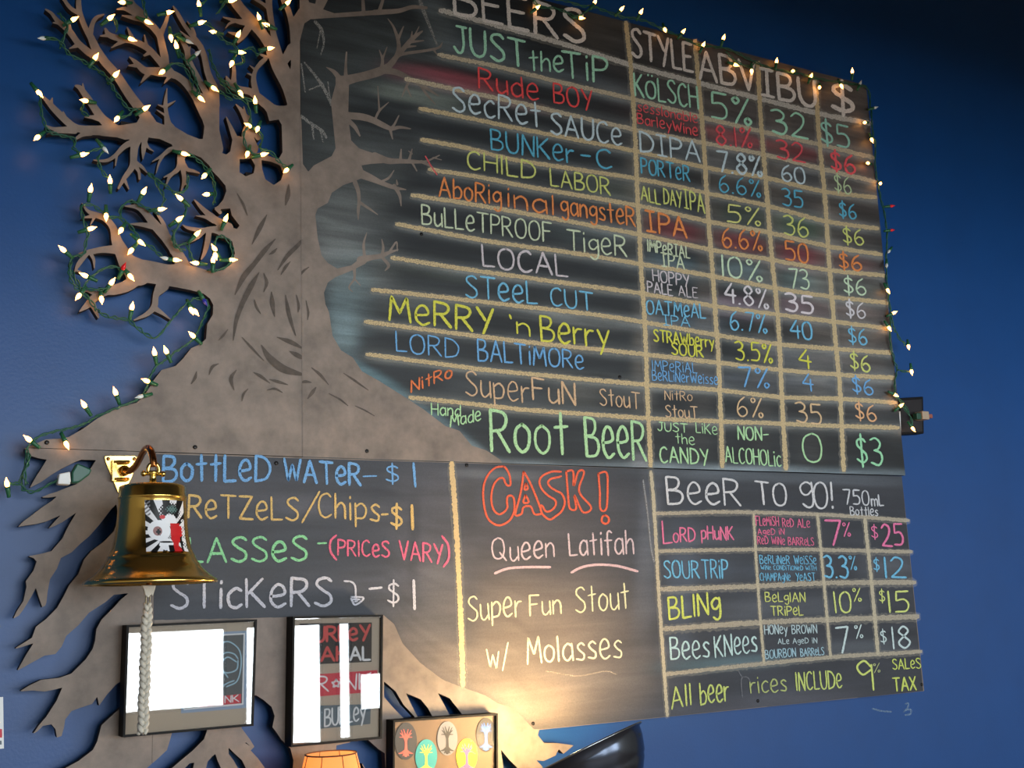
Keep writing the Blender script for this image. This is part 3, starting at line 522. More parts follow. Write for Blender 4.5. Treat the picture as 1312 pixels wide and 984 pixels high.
for S in BARK:
    mx = sum(p[0] for p in S) / len(S); my = sum(p[1] for p in S) / len(S)
    if my > 600: continue
    a = np.array(S); xs, ys, d = field(a[:, 0].min() - 6, a[:, 1].min() - 6, a[:, 0].max() + 6, a[:, 1].max() + 6, 0.7, [], [], [S])
    gx, _ = np.meshgrid(xs, ys); onb = mx > x385(my); d = np.maximum(d, (x385(my) - gx) if onb else (gx - x385(my)))
    L = contours(xs, ys, d)
    if L: sheet('bark_stroke', L, YF - .0011, 0, M_bark, None, board if onb else tree)
# ---------------------------------------------------------------- chalk ribbons and lettering
YT = YF - .0016
_lift = [0]
def ribbon(mb, pts, w, y=YT, rough=0.16, smooth=True, cap=True, px_step=1.6):
    """flat chalk stroke of pixel width w along pixel points"""
    P = catmull(pts, 8) if smooth else [np.array(p, float) for p in pts]; P = np.array([p[:2] for p in P])
    seg = np.hypot(*np.diff(P, axis=0).T); L = np.concatenate([[0], np.cumsum(seg)])
    if L[-1] < 0.3: P = np.array([P[0], P[0] + (0.8, 0.3)]); L = np.array([0, .85])
    n = max(int(L[-1] / px_step), 2) + 1; s = np.linspace(0, L[-1], n); Q = np.stack([np.interp(s, L, P[:, 0]), np.interp(s, L, P[:, 1])], -1)
    T = np.gradient(Q, axis=0); T /= (np.hypot(T[:, 0], T[:, 1])[:, None] + 1e-9); N = np.stack([-T[:, 1], T[:, 0]], -1)
    if cap: Q[0] -= T[0] * w * .3; Q[-1] += T[-1] * w * .3
    hw = np.full(n, w / 2) * (1 + rough * (rng.random(n) - .5)); hw2 = np.full(n, w / 2) * (1 + rough * (rng.random(n) - .5))
    if cap: hw[0] *= .6; hw[-1] *= .6; hw2[0] *= .6; hw2[-1] *= .6
    _lift[0] = (_lift[0] + 1) % 12; yy = y - _lift[0] * 1.5e-5
    A = Q + N * hw[:, None]; B = Q - N * hw2[:, None]; a = W(A[:, 0], A[:, 1], yy); b = W(B[:, 0], B[:, 1], yy)
    mb.add([tuple(v) for v in a] + [tuple(v) for v in b], [(i, i + 1, n + i + 1, n + i) for i in range(n - 1)])

G = {}
def gl(ch, w, *st): G[ch] = (w, [(s[0] == '~', [tuple(float(v) for v in p.split(',')) for p in s.lstrip('~').split()]) for s in st])
gl('A', 7.5, '0,0 3.6,10', '3.6,10 7.5,0', '1.6,3.6 6.2,3.6'); gl('B', 6.5, '0,0 0,10', '~0,10 4.4,9.6 5.2,7.6 3.6,5.7 0.2,5.2', '~0.2,5.2 5.2,4.7 6.4,2.5 4.6,0.4 0,0')
gl('C', 6.5, '~6.3,8.7 4.4,10 1.4,8.6 0.2,5 1.2,1.2 3.8,0 6.5,1.4'); gl('D', 7, '0,0 0.2,10', '~0,10 4.4,9 7,5.6 5.4,1.4 0,0')
gl('E', 5.6, '5.6,10 0,10', '0,10 0,0 5.6,0.2', '0,5.2 4.6,5.4'); gl('F', 6, '6,9.8 0,10', '0,10 0.1,0', '0,5.4 4.8,5.6'); gl('G', 7, '~6.6,8.6 4.6,10 1.6,8.8 0.2,5 1.4,1 4.2,0 6.6,1.6 6.8,4.4', '7,4.5 4,4.5')
gl('H', 6.5, '0,0 0,10', '6.5,0 6.5,10', '0,5 6.5,5.2'); gl('I', 5, '0,10 5,10', '2.5,10 2.5,0', '0,0 5,0'); gl('|', 0.8, '0.3,0 0.4,10'); gl('J', 5.5, '1.5,10 6,10', '~4.2,10 4.4,3.5 3.4,0.6 1.8,0.1 0,2')
gl('K', 6.5, '0,0 0,10', '6,10 0.3,4.6', '1.4,5.4 6.6,0'); gl('L', 5.2, '0,10 0.1,0 5.4,0.2'); gl('M', 8.6, '0,0 1.2,10 4.3,3.4 7.4,10 8.6,0'); gl('N', 6.6, '0,0 0.3,10', '0.3,10 6.3,0', '6.3,0 6.6,10')
gl('O', 7.4, '~3.8,10 1,8.5 0,5 1.1,1.1 3.8,0 6.4,1.3 7.4,5 6.4,8.8 3.8,10'); gl('P', 6, '0,0 0.1,10', '~0,10 4.6,9.4 6,7.5 4.4,5.2 0.2,4.6'); gl('Q', 7.6, '~3.8,10 1,8.5 0,5 1.1,1.1 3.8,0 6.4,1.3 7.4,5 6.4,8.8 3.8,10', '4.6,3 8.4,-1')
gl('R', 6.6, '0,0 0.1,10', '~0,10 4.6,9.4 5.8,7.6 4.2,5.4 0.2,4.8', '2.4,5 6.6,0'); gl('S', 6.2, '~6,8.8 4.2,10 1.4,9.4 0.7,7.6 3,5.6 5.6,3.8 5.8,1.4 3.2,0 0,1.2'); gl('T', 7.4, '0,10 7.6,9.8', '3.8,10 3.9,0')
gl('U', 6.6, '~0,10 0.1,3.2 1.8,0.3 4.6,0.2 6.4,2.8 6.6,10'); gl('V', 6.8, '0,10 3.5,0', '3.5,0 6.8,10'); gl('W', 9.6, '0,10 2.5,0 4.8,7.4 7.3,0 9.6,10'); gl('X', 6.6, '0,10 6.6,0', '6.6,10 0,0'); gl('Y', 6.4, '0,10 3.4,5', '6.6,10 2.4,-0.5'); gl('Z', 6.6, '0,10 6.4,10 0.2,0.2 6.8,0')
gl('a', 5.4, '~5.2,5.8 3,6.8 0.6,5 0.3,1.8 2.5,0 5.2,2.2', '5.3,6.8 5.6,0'); gl('b', 5.4, '0,10 0.1,0', '~0.1,4.8 3,6.4 5.4,4 4.4,0.8 0.1,0.2'); gl('c', 5, '~5,6 3,6.9 0.3,4.5 0.8,1 3,0 5.2,1.1'); gl('d', 5.5, '~5.2,5.6 3,6.6 0.4,4 0.8,0.8 3,0 5.4,1.8', '5.4,10 5.6,0')
gl('e', 5.6, '~0.3,3.8 2.8,4 5.2,4.8 4.6,7.2 2.6,8 0.5,5.8 0.3,2.2 2.6,0 5.6,1.2'); gl('f', 4.6, '~5,9.2 3.2,10 2,8 2,-0.5', '0,5.8 4.8,6'); gl('g', 5.4, '~5.2,5.8 3,6.8 0.4,5 0.8,2.4 3,1.8 5.2,3.8', '~5.3,6.8 5.5,0 4.5,-2.6 2.6,-3 0.8,-1.8')
gl('h', 5, '0,10 0,0', '~0.1,4 2.6,6.4 4.6,5 5,0'); gl('i', 0.9, '0.4,6.8 0.5,0', '0.4,8.8 0.5,9.5'); gl('l', 0.9, '0.4,10 0.5,0'); gl('k', 5, '0,10 0,0', '4.6,6.6 0.2,3.2', '1,3.8 5,0'); gl('m', 7.6, '0,6.6 0,0', '~0,4.6 2,6.6 3.8,5 3.8,0', '~3.8,4.6 5.8,6.6 7.4,5 7.6,0')
gl('n', 5, '0,6.6 0,0', '~0,4.4 2.6,6.6 4.7,5 5,0'); gl('o', 5.4, '~2.7,6.8 0.4,5.2 0.3,1.8 2.7,0 5,1.6 5.2,5 2.7,6.8'); gl('p', 5.4, '0,6.6 0.2,-3', '~0,5 3,6.7 5.4,4.6 4.3,1 0.2,0.4'); gl('r', 3.8, '0,6.6 0.1,0', '~0.1,3.8 1.8,6 4,6.2')
gl('s', 4.6, '~4.6,6 2.8,7 0.7,5.6 2.2,3.8 4.3,2.4 3.6,0.3 0,0.7'); gl('t', 4.6, '2.4,10 2.5,0', '0,6.4 4.8,6.8'); gl('u', 5, '~0,6.6 0.2,1.6 2.2,0 4.9,2', '4.9,6.6 5.2,0'); gl('w', 7.6, '0,6.6 2,0 3.9,5 5.8,0 7.6,6.6'); gl('y', 5.4, '0,6.6 2.9,1.4', '5.6,6.8 1.4,-3'); gl('z', 5, '0,6.6 5,6.6 0,0 5.2,0.1')
gl('0', 6, '~3.2,10 0.8,8.4 0,5 0.8,1.2 3,0 5.2,1.2 6,5 5.2,8.8 3.2,10'); gl('1', 0.9, '0.4,10 0.5,0'); gl('2', 6.2, '~0.3,8.2 2.6,10 5.4,8.4 4.4,4.6 0,0.2', '0,0.2 6.6,0'); gl('3', 6, '~0.2,9.2 3,10 5.4,8.4 4.4,6.2 2,5.4', '~2,5.4 5.2,4.8 6,2.4 4,0.1 0,0.8')
gl('4', 6.2, '4.4,10 0,3.9 6.6,4', '5,7 5,0'); gl('5', 6, '6.2,10 1,10 0.7,5.8', '~0.7,5.8 4.2,6.2 6,3.8 4.6,0.7 0,0.5'); gl('6', 5.8, '~4.6,10 1.5,7.4 0.2,3.4 1.2,0.6 3.4,0 5.7,2 5,4.4 2.8,5 0.6,3.2'); gl('7', 5.8, '0,9.8 6,10 2.4,0')
gl('8', 5.8, '~3,5.5 0.7,7.7 3,10 5.3,7.8 3,5.5 0.2,2.6 3,0 5.7,2.6 3,5.5'); gl('9', 5.6, '~5.3,8 3,10 0.3,7.8 2,5.2 5.2,7', '5.5,8.8 5.4,0'); gl('%', 7, '~1.6,10 0.3,8.8 1.5,7.4 2.8,8.7 1.6,10', '6.4,10 1,0', '~5.7,2.8 4.5,1.5 5.6,0 6.9,1.4 5.7,2.8')
gl('$', 5.4, '~5.2,8.4 3.6,9.4 1,8.8 0.7,7 2.8,5.4 5,3.8 5,1.8 2.8,0.7 0,1.8', '2.9,11.2 2.7,-1'); gl('!', 0.9, '0.5,10 0.4,3.2', '0.4,0.9 0.5,0.2'); gl('-', 5, '0,4.6 5,5'); gl('.', 1, '0.2,0.3 0.7,0.2'); gl("'", 1, '0,10 0.6,8')
gl('(', 2.4, '~2.4,11.5 0.2,8 0.2,2.4 2.4,-1.6'); gl(')', 2.4, '~0,11.5 2.2,8 2.2,2.4 0,-1.6'); gl('/', 4, '4,10.5 0,-0.5'); gl('*', 5, '2.5,7.5 3.2,5.6 5,5.5 3.6,4.2 4.1,2.2 2.5,3.3 0.9,2.2 1.4,4.2 0,5.5 1.8,5.6 2.5,7.5'); gl('Ö', 7.4, '~3.8,7.6 1,6.5 0,3.8 1.1,0.9 3.8,0 6.4,1 7.4,3.8 6.4,6.7 3.8,7.6', '2.2,10.4 2.4,10', '5.2,10.4 5.4,10')
gl('~', 4, '0,2 4,3'); gl(' ', 3.5)
def words(mb, s, x0, y0, x1, y1, h, lw, y=YT, gap=2.1, jit=0.25, h1=None, place=None):
    tot = sum(G[c][0] for c in s) + gap * (len(s) - 1); cur = 0; h1 = h1 or h
    for c in s:
        gw, strokes = G[c]; jy = random.uniform(-jit, jit); sh = random.uniform(-.03, .03)
        for sm, pts in strokes:
            out = []
            for (gx_, gy_) in pts:
                gy_ = gy_ + jy if gy_ != 0 or jit > .5 else gy_ + jy; t = (cur + gx_ + sh * gy_) / max(tot, 1e-6); hh = (h + (h1 - h) * t) / 10.0
                bx, by = x0 + (x1 - x0) * t, y0 + (y1 - y0) * t
                if place: out.append(place(bx, by - gy_ * hh)); continue
                ux, uy = up_dir(bx, by); out.append((bx + ux * gy_ * hh, by + uy * gy_ * hh))
            if place: mb.append((sm, out))
            else: ribbon(mb, out, lw * random.uniform(.86, 1.08) * (.8 if h < 14 else 1), y, rough=.3, smooth=sm)
        cur += gw + gap
def text(parent, s, x0, y0, x1, y1, h, rgb, lw=2.0, cname='pale', h1=None, jit=0.25, cover=0.62):
    mb = MB(); words(mb, s, x0, y0, x1, y1, h, lw, h1=h1, jit=jit)
    o = mb.build('chalk_lettering', chalk_mat(rgb, cover), parent); o['label'] = '%s chalk lettering reading %s' % (cname, s.replace('|', 'I').replace('~', '')); return o

# chalk rules of both boards
TAN, TAN2, GRY = (205, 180, 132), (200, 182, 150), (205, 198, 186)
_rn = [0]
def rule(parent, pts, w, rgb, cover=0.66, soft=1.0):
    _rn[0] += 1; ex = _rn[0] * 6e-6; _lift[0] = 0
    mb = MB(); ribbon(mb, pts, w, YF - .0013 - ex, rough=.5, smooth=True, px_step=1.8); o = mb.build('chalk_rule', chalk_mat(rgb, cover, 400), parent)
    du = MB(); ribbon(du, [(a, b + .8) for a, b in pts], w * 1.9, YF - .0010 - ex * .5, rough=.5, smooth=True, px_step=2.0); du.build('chalk_dust', chalk_mat((190, 184, 168), .5, 300, lo=.02, hi=.24), parent); return o
for i, r in enumerate(ROWS):
    o = rule(board, r, 6.2 if i == 0 else 5.4, GRY if i == 0 else (TAN2 if i < 3 else TAN), .5)
    o['label'] = ('grey' if i == 0 else 'tan') + ' chalk rule across the menu'
for c in COLS: rule(board, c, 5.6, TAN, .55)
LR = [[(841,658),(943,656),(1067,660),(1164,667)],[(843,706),(965,704),(1050,704.5),(1168,707)],[(845.5,755),(971,751),(1056,747),(1172,746)],[(851,806),(974,797.6),(1059,794),(1176,790)],[(852.6,864),(943,854),(1064.5,842),(1129,838),(1180,835)]]
for r, w in zip(LR, (4.6, 4.6, 6, 6.4, 5)): rule(low, r, w, (172, 160, 138), .56)
for c, w in (([(965.6,659),(971,751),(979,850)], 3.4), ([(1047.5,660),(1056,750),(1064,841)], 3.6), ([(1108,665),(1117,750),(1125,838)], 4.4), ([(834,604),(838.5,658),(844,759),(851,861),(855,917)], 4.2)): rule(low, c, w, (190, 176, 148), .6)
rule(low, [(578.5,593),(584,666),(588,740),(590.5,794),(593,879)], 6.4, (214, 184, 130), .7)
rule(low, [(824,615),(830,660),(834,700),(838,720)], 1.6, (150, 152, 160), .4)

U, D_ = board, low
WHT, GRN, RED, WBL, BLU, YGR, ORG, PAL, LAV, BL2, YEL, BL3, TN, PGR = (228,218,208),(168,232,196),(244,66,66),(196,218,226),(76,172,206),(208,216,108),(232,130,62),(200,214,178),(204,194,200),(104,184,224),(216,214,66),(98,164,224),(212,174,134),(172,222,162)
T = [
 (U,'BEERS',583,17,750,57,41,WHT,4.6,'grey'), (U,'JUST',582,66,674,86,34,GRN,3.6,'green'), (U,'the',679,90,722,92,25,GRN,2.6,'green'), (U,'TiP',722,99,779,106,33,GRN,3.2,'green'),
 (U,'Rude',614,113,690,130,26,RED,2.4,'red'), (U,'BOY',710,131,759,141,25,RED,2.4,'red'), (U,'SecRet',580,141,693,163,31,WBL,2.8,'pale blue'), (U,'SAUCe',706,171,797,187,27,WBL,2.8,'pale blue'),
 (U,'BUNKer',630,191,735,209,26,BLU,2.6,'blue'), (U,'-',745,205,757,207,14,BLU,2.4,'blue'), (U,'C',765,214,784,217,24,BLU,2.6,'blue'),
 (U,'CH|LD',599,215,686,231,23,YGR,2.2,'yellow green'), (U,'LABOR',706,238,782,250,22,YGR,2.2,'yellow green'), (U,'AboRig',563,252,642,263,25,ORG,2.4,'orange'), (U,'inal',650,265,710,276,25,ORG,2.4,'orange'), (U,'gangsteR',719,273,814,290,24,ORG,2.4,'orange'),
 (U,'BuLLeTPROOF',541,287,707,311,25,PAL,2.3,'cream'), (U,'TigeR',727,320,803,329,26,PAL,2.3,'cream'), (U,'LOCAL',619,341,727,355,27,LAV,2.8,'pale'),
 (U,'STeeL',597,381,688,390,28,BL2,2.6,'blue'), (U,'CUT',706,391,760,398,23,BL2,2.4,'blue'), (U,'MeRRY',499,410,632,427,31,YEL,3.6,'yellow'), (U,"'n",653,425,679,431,22,YEL,2.6,'yellow'), (U,'Berry',694,436,780,446,32,YEL,3.0,'yellow'),
 (U,'LORD',508,450,588,459,25,BL3,2.2,'blue'), (U,'BALTiMORe',613,462,748,473,28,BL3,2.3,'blue',22), (U,'NitRo',527,503,579,483,15,(228,112,60),2.2,'orange'), (U,'Super',597,506,678,516,31,TN,2.2,'tan'), (U,'FuN',683,512,738,520,28,TN,2.6,'tan'), (U,'StouT',769,519,820,524,21,TN,1.8,'tan'),
 (U,'Hand',553,531,590,534,15,PGR,1.8,'pale green'), (U,'Made',577,547,616,538,15,PGR,1.9,'pale green'), (U,'Root',630,577,728,583,53,PGR,3.9,'pale green'), (U,'BeeR',752,584,828,590,50,PGR,3.7,'pale green'),
 (U,'STYLE',810,71,888,93,36,WHT,3.8,'grey'), (U,'ABV',897,101,969,117,37,WHT,4,'grey'), (U,'IBU',976,121,1046,137,34,WHT,4.2,'grey'), (U,'$',1067,143,1094,148,38,WHT,5,'grey'),
 (U,'KÖLSCH',814,122,895,140,29,GRN,2.6,'green'), (U,'5%',912,151,963,161,34,GRN,3,'green'), (U,'32',990,170,1034,178,31,GRN,3,'green'), (U,'$5',1053,183,1089,192,29,(150,214,192),2.8,'green'),
 (U,'sess|onable',817,142,894,158,12,(240,74,80),1.8,'red'), (U,'BarleyWine',817,158,894,174,13,(240,74,80),2,'red'), (U,'8.1%',918,185,964,190,25,(240,74,84),2.4,'red'), (U,'32',996,202,1031,208,24,(240,74,84),2.4,'red'), (U,'$6',1066,218,1096,224,24,(248,78,86),2.8,'red'),
 (U,'DIPA',821,194,897,208,26,WBL,2.6,'pale blue'), (U,'7.8%',920,219,977,227,26,WBL,3,'pale blue'), (U,'60',1002,231,1032,236,21,WBL,2.6,'pale blue'), (U,'$6',1070,245,1091,250,22,(190,214,160),1.8,'pale green'),
 (U,'PORTeR',822,222,884,233,20,BLU,2.2,'blue'), (U,'6.6%',922,245,975,253,22,BLU,2.2,'blue'), (U,'35',1003,263,1029,267,22,BLU,2.4,'blue'), (U,'$6',1076,277,1097,281,19,BLU,2.2,'blue'),
 (U,'ALL',822,256,846,262,18,YGR,1.9,'yellow'), (U,'DAY',851,261,874,266,20,YGR,1.9,'yellow'), (U,'IPA',877,266,903,273,24,YGR,1.9,'yellow'), (U,'5%',932,284,975,290,23,(220,220,120),2.1,'yellow'), (U,'36',1005,300,1036,304,25,YGR,2.2,'yellow green'), (U,'$6',1081,311,1107,315,20,YGR,2.1,'yellow green'),
 (U,'IPA',829,296,880,305,26,ORG,3,'orange'), (U,'6.6%',926,316,977,321,25,ORG,2.4,'orange'), (U,'50',1007,333,1036,338,25,ORG,2.5,'orange'), (U,'$6',1076,343,1104,347,20,ORG,2.3,'orange'),
 (U,'|MPeRIAL',830,322,884,331,15,PAL,1.9,'cream'), (U,'IPA',848,341,877,345,17,PAL,1.9,'cream'), (U,'10%',925,353,977,361,27,(200,226,190),2.5,'pale green'), (U,'73',1012,369,1037,371,25,(200,226,190),2.4,'pale green'), (U,'$6',1082,375,1110,379,21,(200,226,190),2.2,'pale green'),
 (U,'HOPPY',837,360,883,367,15,LAV,1.8,'pale'), (U,'PALE',830,374,862,379,14,LAV,1.8,'pale'), (U,'ALE',870,379,894,382,13,LAV,1.8,'pale'), (U,'4.8%',929,386,985,396,25,(222,216,222),2.6,'white'), (U,'35',1007,398,1042,403,23,(226,216,222),2.8,'white'), (U,'$6',1085,405,1109,408,20,(216,212,218),2.2,'white'),
 (U,'OATMeAL',829,402,904,408,18,BL2,1.9,'blue'), (U,'IPA',850,416,884,419,13,BL2,1.8,'blue'), (U,'6.7%',936,422,983,427,24,BL2,2.1,'blue'), (U,'40',1013,433,1041,435,23,BL2,2.3,'blue'), (U,'$6',1088,439,1111,442,20,BL2,2.1,'blue'),
 (U,'STRAWberry',838,437,915,446,15,YEL,2,'yellow'), (U,'SOUR',861,454,901,458,15,YEL,2.1,'yellow'), (U,'3.5%',943,461,990,465,24,YEL,2.3,'yellow'), (U,'4',1024,470,1039,473,24,YEL,2.5,'yellow'), (U,'$6',1090,472,1115,477,21,YGR,2.2,'yellow green'),
 (U,'|MPeRiAL',836,474,893,478,13,BL3,1.6,'blue'), (U,'BeRLiNerWeisse',836,487,920,493,13,BL3,1.6,'blue'), (U,'7%',948,495,986,497,25,BL3,2.3,'blue'), (U,'4',1029,500,1042,502,22,BL3,2.3,'blue'), (U,'$6',1093,502,1119,507,20,BL3,2.2,'blue'),
 (U,'NitRo',852,512,887,514,12,TN,1.6,'tan'), (U,'StouT',853,534,894,536,15,TN,1.6,'tan'), (U,'6%',945,533,978,536,25,(222,184,136),2,'tan'), (U,'35',1021,541,1053,544,26,(222,184,136),2.1,'tan'), (U,'$6',1097,536,1123,541,21,(232,170,118),2.3,'peach'),
 (U,'JUST',843,552,881,554,11,PGR,1.8,'pale green'), (U,'LiKe',892,554,919,557,13,PGR,1.8,'pale green'), (U,'the',866,568,890,570,13,PGR,1.6,'pale green'), (U,'CANDY',846,592,908,596,20,PGR,2.2,'pale green'), (U,'NON-',946,563,985,565,17,PGR,2.1,'pale green'), (U,'ALCOHOLic',930,592,1001,598,20,PGR,1.8,'pale green'), (U,'0',1030,592,1054,593,37,PGR,2.4,'pale green'), (U,'$3',1099,594,1131,597,35,(150,222,170),2.8,'green'),
 (D_,'Be',856,645,899,646,35,(214,214,218),2.8,'white'), (D_,'eR',905,646,949,648,34,(214,214,218),2.8,'white'), (D_,'TO',970,645,1008,648,29,(214,214,218),2.8,'white'), (D_,'g',1026,640,1042,641,33,(214,214,218),2.6,'white'), (D_,'O!',1044,651,1068,651,34,(214,214,218),2.6,'white'), (D_,'750',1082,646,1114,648,19,(204,206,212),2,'white'), (D_,'mL',1117,648,1132,648,14,(204,206,212),1.8,'white'), (D_,'Bottles',1090,660,1125,661,11,(204,206,212),1.7,'white'),
 (D_,'L',850,697,861,696,29,(236,110,150),2.3,'pink'), (D_,'oRD',863,695,891,693,18,(236,110,150),2,'pink'), (D_,'pHuNK',899,691,940,692,17,(236,110,150),2,'pink'),
 (D_,'FLeMiSH',969,673,998,674,12,(228,98,138),1.7,'pink'), (D_,'ReD',1003,675,1017,675,11,(228,98,138),1.6,'pink'), (D_,'ALe',1022,676,1038,676,11,(228,98,138),1.6,'pink'), (D_,'AgeD iN',971,685,1005,685,8,(228,98,138),1.5,'pink'), (D_,'ReD WiNe BARReLS',971,697,1043,699,10,(228,98,138),1.5,'pink'),
 (D_,'7',1060,698,1079,699,32,(236,110,160),2.7,'pink'), (D_,'%',1080,687,1090,687,18,(236,110,160),1.6,'pink'), (D_,'$',1117,689,1125,690,16,(236,110,160),1.6,'pink'), (D_,'25',1131,699,1158,700,28,(236,110,160),2.5,'pink'),
 (D_,'SOUR',851,740,896,741,22,BL2,2.1,'blue'), (D_,'TRiP',900,741,933,741,24,BL2,2.1,'blue'), (D_,'BeRLiNeR',974,722,1012,723,11,BL2,1.5,'blue'), (D_,'WeiSSe',1018,723,1046,723,11,BL2,1.5,'blue'), (D_,'WiNe CONDiTiONeD WiTH',975,730,1046,731,6,BL2,1.1,'blue'), (D_,'CHAMPAgNe',974,744,1013,744,10,BL2,1.3,'blue'), (D_,'YeAST',1020,744,1045,744,10,BL2,1.4,'blue'),
 (D_,'3.3',1057,740,1087,741,28,BL2,2.7,'blue'), (D_,'%',1089,730,1098,731,18,BL2,1.6,'blue'), (D_,'$',1120,731,1127,731,15,BL2,1.6,'blue'), (D_,'12',1134,740,1160,740,26,BL2,2.6,'blue'),
 (D_,'BL|Ng',858,794,923,785,28,(216,224,92),2.8,'yellow'), (D_,'BeLg|AN',981,771,1032,771,12,YGR,1.8,'yellow green'), (D_,'TRiPeL',988,789,1029,788,12,YGR,1.9,'yellow green'), (D_,'10',1070,785,1091,785,27,(214,226,120),2.3,'yellow'), (D_,'%',1093,771,1104,771,17,(214,226,120),1.6,'yellow'), (D_,'$',1127,771,1134,771,15,(214,226,120),1.6,'yellow'), (D_,'15',1139,785,1165,784,27,(214,226,120),2.4,'yellow'),
 (D_,'Bees',860,845,909,842,28,(190,222,220),2.3,'pale blue'), (D_,'KNees',917,843,970,835,27,(190,222,220),2.3,'pale blue'), (D_,'HONey',980,813,1009,812,12,(180,204,210),1.7,'pale blue'), (D_,'BROWN',1015,812,1047,811,11,(180,204,210),1.7,'pale blue'), (D_,'ALe AgeD iN',997,825,1047,824,7,(180,204,210),1.3,'pale blue'), (D_,'BOURBON',981,844,1020,841,11,(160,200,216),1.5,'pale blue'), (D_,'BARReLS',1026,841,1056,839,10,(160,200,216),1.5,'pale blue'),
 (D_,'7',1073,836,1088,835,33,(200,222,222),2.5,'pale blue'), (D_,'%',1096,818,1106,817,17,(200,222,222),1.6,'pale blue'), (D_,'$',1129,824,1136,823,16,(200,222,222),1.6,'pale blue'), (D_,'18',1144,832,1167,830,28,(200,222,222),2.4,'pale blue'),
 (D_,'All',861,909,886,903,27,(200,216,110),2.2,'yellow green'), (D_,'beer',898,903,934,897,28,(200,216,110),2.2,'yellow green'), (D_,'rices',962,888,1008,886,21,(176,188,110),2,'yellow green'), (D_,'|NCLUDe',1021,885,1079,881,23,(200,216,110),2,'yellow green'), (D_,'9',1100,883,1120,884,37,(210,224,110),2.8,'yellow green'), (D_,'%',1119,862,1128,861,12,(190,200,130),1.2,'yellow green'), (D_,'SALeS',1144,858,1180,856,13,(206,220,96),2,'yellow green'), (D_,'TAX',1145,886,1174,884,17,(206,220,96),2.2,'yellow green'),
 (D_,'Q',631,717,647,716,27,(214,190,196),2.3,'pale pink'), (D_,'ueen',654,719,710,713,27,(214,190,196),2.3,'pale pink'), (D_,'Lat',730,712,765,710,28,(214,190,196),2.3,'pale pink'), (D_,'ifah',770,710,812,710,30,(214,190,196),2.3,'pale pink'),
 (D_,'Super',600,796,668,789,31,(232,226,176),2.2,'cream'), (D_,'Fun',679,789,719,786,26,(232,226,176),2.3,'cream'), (D_,'Stout',738,785,806,779,32,(228,224,176),2.2,'cream'), (D_,'w/',624,854,652,859,34,(236,230,190),2.3,'cream'), (D_,'M',676,851,694,849,34,(238,228,190),2.5,'cream'), (D_,'olasses',698,849,797,842,32,(238,228,190),2.4,'cream'),
 (D_,'BottLeD',209,617,346,616,33,(106,168,230),3.8,'blue'), (D_,'WATeR',364,616,462,622,28,(106,168,230),3.6,'blue'), (D_,'-',465,616,482,616,12,(106,168,230),3,'blue'), (D_,'$',495,618,511,618,22,(106,168,230),2.2,'blue'), (D_,'1',530,624,534,624,30,(106,168,230),3.6,'blue'),
 (D_,'PReTZeLS',221,662,382,667,29,(220,182,106),3.2,'ochre'), (D_,'/',387,667,409,667,36,(220,182,106),2.8,'ochre'), (D_,'Chips',408,662,486,668,31,(220,182,106),2.6,'ochre'), (D_,'-',489,666,497,666,14,(220,182,106),3,'ochre'), (D_,'$',501,675,515,676,27,(220,182,106),3.2,'ochre'), (D_,'1',527,678,530,678,31,(220,182,106),4,'ochre'),
 (D_,'GLASSeS',214,721,393,718,31,(134,214,152),3.6,'green'), (D_,'-',407,703,418,703,14,(134,214,152),2.8,'green'), (D_,'(',423,712,431,713,24,(232,96,130),2.6,'pink'), (D_,'PR|CeS',433,711,499,714,20,(232,96,130),2.4,'pink'), (D_,'VARY',512,717,567,722,24,(232,96,130),2.6,'pink'), (D_,')',568,721,576,722,30,(232,96,130),3,'pink'),
 (D_,'STicKeRS',219,779,425,776,36,(204,204,216),4,'white'), (D_,'-',473,761,489,760,14,(204,204,216),3,'white'), (D_,'$',497,774,511,774,28,(204,204,216),2.4,'white'), (D_,'1',529,780,533,780,37,(204,204,216),3.4,'white'),
]
for t in T:
    par, s, x0, y0, x1, y1, h, rgb, lw, cn = t[:10]; text(par, s, x0, y0, x1, y1, h, rgb, lw, cn, t[10] if len(t) > 10 else None)
def scribble(parent, lines, rgb, lw, label, name='chalk_drawing', sm=True, cover=.62):
    mb = MB()
    for l in lines: ribbon(mb, l, lw, smooth=sm)
    o = mb.build(name, chalk_mat(rgb, cover), parent); o['label'] = label; return o
scribble(low, [[(634,734.6),(645,730),(657,727.5),(680,726.5),(705,726.6)],[(732,733.5),(745,727),(764,723.5),(790,725),(817,732)]], (216,178,184), 3.2, 'pale pink chalk underlines')
scribble(low, [[(441,744.5),(450,745.5),(455,751),(456,766)],[(449,765),(466,766),(455,775),(449,765)],[(452,768),(461,768)],[(454,771),(458,770)]], (204,204,216), 2.4, 'white chalk arrow pointing down')
scribble(low, [[(951,893),(950,870),(958,868),(961,874)],[(951,868),(946,860)]], (110,112,120), 1.4, 'faint rubbed grey chalk letter', cover=.4)
zc = lambda P: [(570 + x / 4.373, 570 + y / 4.373) for x, y in P]
